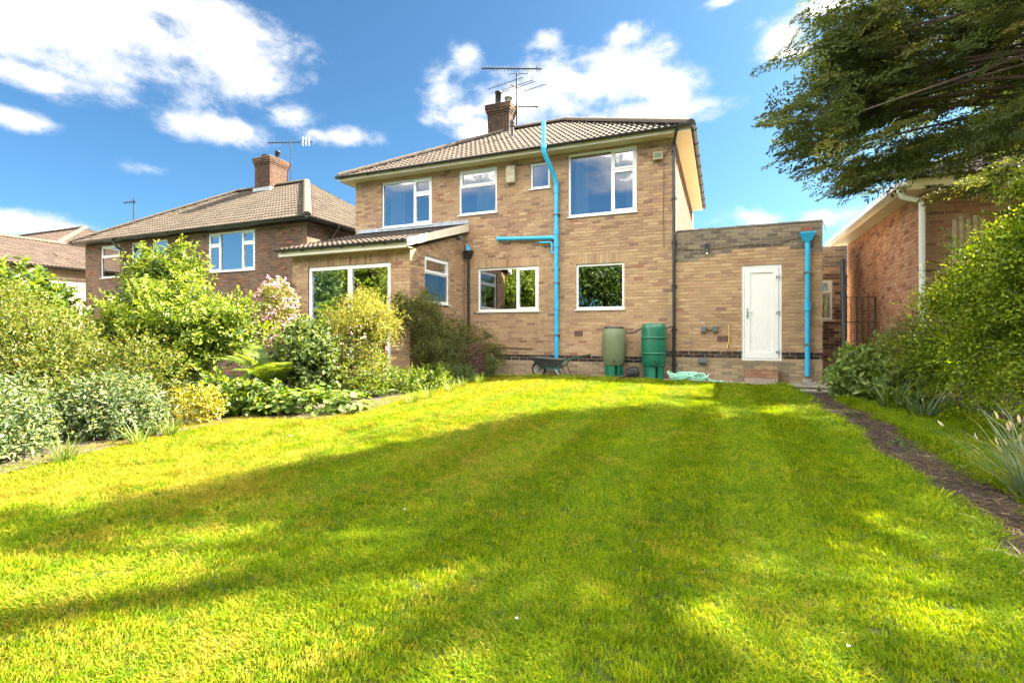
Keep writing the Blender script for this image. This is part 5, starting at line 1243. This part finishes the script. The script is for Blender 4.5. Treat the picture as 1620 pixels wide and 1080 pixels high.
def watering_can():
    o = empty('watering_can', (-1.86, FY - .55, -.09)); tag(o, 'black plastic watering can lying on its side between the water butts', 'watering can')
    M_ = Matrix.Rotation(R(72), 4, 'Y')
    MB().lathe([(.001, -.12), (.12, -.12), (.145, -.09), (.15, .04), (.125, .11), (.08, .13), (.001, .13)], 20).build('body', 'black_plastic', o, Matrix.Translation((.02, 0, .14)) @ M_)
    MB().tube([(-.05, -.02, .10), (-.22, -.03, .06), (-.40, -.05, .025)], .03, 10, rs=[.04, .024, .015]).build('spout', 'black_plastic', o)
    MB().tube([(.14, -.14, .06), (.20, -.17, .15), (.08, -.17, .24), (-.06, -.14, .20)], .014, 8).build('handle', 'black_plastic', o)
watering_can()
def hose_coil():
    o = empty('garden_hose', (-.66, FY - .50, -.09)); tag(o, 'mint-green garden hose lying in loose coils by the downpipe', 'hose')
    pts = []; rs = random.Random(4); n = 7 * 26
    for i in range(n):
        t = i / 26; a = 2 * math.pi * t; k = .24 + .05 * math.sin(t * 2.1) + .03 * math.sin(t * 5.3)
        pts.append((k * 1.30 * math.cos(a) + .06 * math.sin(t * 1.7), k * .62 * math.sin(a) + .03 * math.sin(t * 3), .014 + .018 * t * .9 + .075 * math.sin(a * 1.5 + t * 2) ** 2))
    pts += [(.45, -.05, .03), (.60, -.02, .015), (.72, .04, .014)]
    MB().tube(pts, .014, 7).build('coil', 'hose', o)
    MB().lathe([(.001, 0), (.03, .0), (.026, .08), (.012, .10), (.012, .15), (.001, .15)], 10, (-.20, -.02, .10)).build('nozzle', 'butt_green', o)
hose_coil()
# leaning pole, gate, trellis, railing, low wall
po = MB().tube([(1.97, 10.15, -.1), (1.98, 10.40, 2.25)], .038, 8).build('iron_pole', 'metal_black'); tag(po, 'dark leaning iron pole beside the garage corner', 'pole')
gt_ = empty('metal_gate', (3.0, 13.2, -.1)); tag(gt_, 'black metal side gate against the bungalow wall', 'gate')
fr = MB(); fr.tube([(-.42, 0, .05), (-.42, 0, 1.85), (.12, 0, 1.85), (.12, 0, .05), (-.42, 0, .05)], .022, 6); fr.build('gate_frame', 'metal_black', gt_)
for i in range(4): MB().tube([(-.33 + i * .11, 0, .06), (-.33 + i * .11, 0, 1.84)], .009, 5).build('bar', 'metal_black', gt_)
for z in (.75, 1.3): MB().tube([(-.42, 0, z), (.12, 0, z)], .011, 5).build('rail', 'metal_black', gt_)
tr_ = empty('picket_trellis', (3.55, 9.9, 0)); tag(tr_, 'pale wooden picket trellis showing above the hedge', 'trellis')
for i in range(5): MB().box(-.2 + i * .085, -.2 + i * .085 + .04, -.01, .01, .0, 2.72 + .05 * (i % 2)).build('picket', 'wood_pale', tr_)
MB().box(-.25, .25, .012, .03, 2.3, 2.36).build('rail', 'wood_pale', tr_)
ra = empty('iron_railing', (-7.6, 8.0, -.2)); tag(ra, 'black iron railing in front of the patio door', 'railing')
for i in range(17): MB().tube([(-1.2 + i * .16, 0, 0), (-1.2 + i * .16, 0, .95)], .008, 5).build('bar', 'metal_black', ra)
for z in (.12, .95): MB().tube([(-1.25, 0, z), (1.42, 0, z)], .012, 5).build('rail', 'metal_black', ra)
ob = empty('plant_support', (-7.05, 7.6, -.2)); tag(ob, 'hooped metal plant support beside the pink shrub', 'plant support')
for dx_ in (0, .1): MB().tube([(dx_, 0, 0), (dx_, 0, 1.35), (dx_ + .03, 0, 1.42), (dx_ + .06, 0, 1.35), (dx_ + .06, 0, 0)], .008, 5).build('hoop', 'steel', ob)
lw = empty('garden_wall', (-7.0, 6.75, -.2)); tag(lw, 'low dark stone retaining wall behind the fern', 'wall')
for j in range(6):
    for i in range(4):
        x = -1.1 + i * .34 + (j % 2) * .17; MB().box(x + .006, x + .334 - random.uniform(.0, .02), -random.uniform(0, .015), .2, .005 + j * .125, .12 + j * .125).build('stone', 'pot_clay', lw)
MB().box(-1.12, .45, -.03, .24, .752, .79).build('coping', 'concrete', lw)
cb = MB().tube([(1.95, FY + .1, 3.33), (2.35, FY + 2, 3.42), (2.9, FY + 4, 3.6)], .008, 5).build('overhead_cable', 'black_plastic'); tag(cb, 'thin overhead cable between the garage and the bungalow eaves', 'cable')
sl_ = MB().box(1.2, 1.9, 9.75, 10.0, -.12, -.02).build('paving_slab', 'concrete'); tag(sl_, 'broken paving slab where the path meets the house', 'slab')
def far_bits():
    o = empty('street_house', (4.5, 42, 0)); tag(o, 'pale house across the street glimpsed through the side gate', 'house')
    MB().box(-3.5, 3.5, 0, 6, -.7, 5).build('wall', 'fascia_white', o); MB().add([(-3.9, -.4, 5), (3.9, -.4, 5), (3.9, 6.4, 5), (-3.9, 6.4, 5), (-1.5, 3, 7), (1.5, 3, 7)], [(0, 1, 5, 4), (1, 2, 5), (2, 3, 4, 5), (3, 0, 4)]).build('roof', 'ridge', o)
    for x in (-2.6, .8): MB().box(x, x + 1.6, -.04, .0, 1, 2.2).build('window', 'grey_plastic', o)
far_bits()

# ------------------------------------------------------------------ the lawn's blades (nobody could count them), petals, litter on the path
def grass():
    src = bpy.data.collections.new('grass_sources'); variants = []
    for k in range(7):
        V = []; Fs = []; nb_ = 18
        az = rng.uniform(0, 2 * np.pi, nb_); ln = rng.uniform(.010, .027, nb_); el = rng.uniform(.15, 1.05, nb_)
        D = np.stack([np.cos(az) * np.sin(el), np.sin(az) * np.sin(el), np.cos(el)], 1); P = np.stack([rng.normal(0, .017, nb_), rng.normal(0, .017, nb_), np.full(nb_, -.004)], 1)
        Nn = unit(np.array([0, 0, 1.0]) + rand_dirs(nb_) * .4)
        v, f, c = instance(BLADE_V * np.array([1, 1, 2.0]), BLADE_F, P, D, Nn, ln, .0029, np.ones((nb_, 3)))
        me = np_mesh('grass_tuft', v, f, 'grass_blade'); ob_ = bpy.data.objects.new('grass_tuft', me); src.objects.link(ob_)
    pts = []
    for (dens, dmin, dmax, sc_) in ((4600, .0, 2.6, 1.0), (2900, 2.6, 5.0, 1.12), (1500, 5.0, 8.2, 1.4), (850, 8.2, 15, 1.8)):
        n = int(dens * 12.2 * 13.6); X = rng.uniform(-9.3, 2.9, n); Y = rng.uniform(-1.2, 11.4, n)
        dd = -math.sin(YAW) * X + math.cos(YAW) * Y; ll = math.cos(YAW) * X + math.sin(YAW) * Y
        k = (np.hypot(X, Y) >= dmin) & (np.hypot(X, Y) < dmax) & (np.abs(ll) < 1.15 * np.maximum(dd, 0) + .6) & (dd > .7)
        X, Y = X[k], Y[k]
        e = np.array([path_edge(y) for y in Y]) if len(Y) else np.zeros((0, 2))
        wob = .05 * np.sin(X * 9 + Y * 7) + rng.normal(0, .03, len(X))
        onp = (X > e[:, 0] + .02 + wob * .7) & (X < e[:, 1] - .02 + wob * .7)
        inb = in_poly(X + wob + .28, Y, BED)
        k = ~onp & ~inb & (Y < 11.25 + wob) & ~((X > 2.86 + wob * .3))
        sp_ = onp & (rng.random(len(X)) < .015)
        k |= sp_
        X, Y = X[k], Y[k]
        Z = np.array([zlawn(x, y) for x, y in zip(X, Y)]) + .001
        # mower stripes: blades lean to and fro in bands along the garden
        band = np.sign(np.sin(X * 2 * np.pi / .84)); s = sc_ * rng.uniform(.75, 1.25, len(X))
        edge = np.minimum(np.abs(X - 1.13), np.abs(X - 1.66)) < .09; s[edge] *= 1.45; s[(Y > 10.7)] *= 1.4
        pts.append(np.stack([X, Y, Z, s, band], 1))
    A = np.concatenate(pts); n = len(A)
    me = bpy.data.meshes.new('grass'); me.vertices.add(n); me.vertices.foreach_set('co', A[:, :3].astype(np.float32).ravel()); me.materials.append(MATS['grass_blade'])
    spin = rng.uniform(0, 6.28, n); tl = A[:, 4] * .42
    rot = np.stack([rng.normal(0, .12, n) + tl * np.cos(spin), rng.normal(0, .12, n) - tl * np.sin(spin), spin], 1)
    a = me.attributes.new('rot', 'FLOAT_VECTOR', 'POINT'); a.data.foreach_set('vector', rot.astype(np.float32).ravel())
    a = me.attributes.new('scl', 'FLOAT', 'POINT'); a.data.foreach_set('value', A[:, 3].astype(np.float32))
    a = me.attributes.new('pick', 'INT', 'POINT'); a.data.foreach_set('value', rng.integers(0, 7, n).astype(np.int32))
    me.update(); o = link('grass', me); tag(o, 'short mown green lawn grass with straw-yellow patches', 'grass', kind='stuff')
    ng = bpy.data.node_groups.new('grass_scatter', 'GeometryNodeTree')
    ng.interface.new_socket('Geometry', in_out='INPUT', socket_type='NodeSocketGeometry'); ng.interface.new_socket('Geometry', in_out='OUTPUT', socket_type='NodeSocketGeometry')
    gi = ng.nodes.new('NodeGroupInput'); go = ng.nodes.new('NodeGroupOutput'); ip = ng.nodes.new('GeometryNodeInstanceOnPoints'); ci = ng.nodes.new('GeometryNodeCollectionInfo')
    ci.inputs['Collection'].default_value = src; ci.inputs['Separate Children'].default_value = True; ci.inputs['Reset Children'].default_value = True
    def na(nm, tp):
        q = ng.nodes.new('GeometryNodeInputNamedAttribute'); q.data_type = tp; q.inputs['Name'].default_value = nm; return q.outputs['Attribute']
    e2r = ng.nodes.new('FunctionNodeEulerToRotation'); lk = ng.links.new
    lk(gi.outputs[0], ip.inputs['Points']); lk(ci.outputs[0], ip.inputs['Instance']); ip.inputs['Pick Instance'].default_value = True
    lk(na('pick', 'INT'), ip.inputs['Instance Index']); lk(na('rot', 'FLOAT_VECTOR'), e2r.inputs[0]); lk(e2r.outputs[0], ip.inputs['Rotation']); lk(na('scl', 'FLOAT'), ip.inputs['Scale']); lk(ip.outputs[0], go.inputs[0])
    md = o.modifiers.new('scatter', 'NODES'); md.node_group = ng
    print('grass tufts', n)
grass()
def litter():
    n = 5200; Y = rng.uniform(1.2, 10.8, n); e = np.array([path_edge(y) for y in Y]); X = e[:, 0] + (e[:, 1] - e[:, 0]) * rng.uniform(-.03, 1.03, n)
    Z = np.array([zlawn(x, y) for x, y in zip(X, Y)]) + .018; az = rng.uniform(0, 6.28, n); D = np.stack([np.cos(az), np.sin(az), rng.normal(0, .12, n)], 1)
    v, f, c = instance(BLADE_V, BLADE_F, np.stack([X, Y, Z], 1), D, np.array([0, 0, 1.0]) + rand_dirs(n) * .4, rng.uniform(.03, .16, n), rng.uniform(.003, .007, n), colours(n, [(.085, .052, .033), (.15, .105, .068), (.26, .20, .13), (.04, .026, .018)], [4, 3, 1.6, 4]))
    o = link('leaf_litter', np_mesh('leaf_litter', v, f, 'leaf_conifer', c)); tag(o, 'dry twigs and dead needles strewn over the dark path', 'litter', kind='stuff')
litter()
pet = LEAF6_V * .013; mbp = MB().add([(x, y * .8, z + .0) for x, y, z in pet], [tuple(f) for f in LEAF6_F]); pm = mbp.mesh('fallen_petal', 'petal_white')
for x, y in [(-3.9, 3.7), (-4.15, 3.4), (-2.85, 2.95), (-.62, 1.52), (.35, 1.75), (-1.55, 2.25)]:
    o = bpy.data.objects.new('fallen_petal', pm); col.objects.link(o); o.location = (x, y, zlawn(x, y) + .04); o.rotation_euler = (random.uniform(-.4, .4), random.uniform(-.4, .4), random.uniform(0, 6))
    tag(o, 'small white petal lying on the mown lawn', 'petal', 'white petals scattered on the lawn')
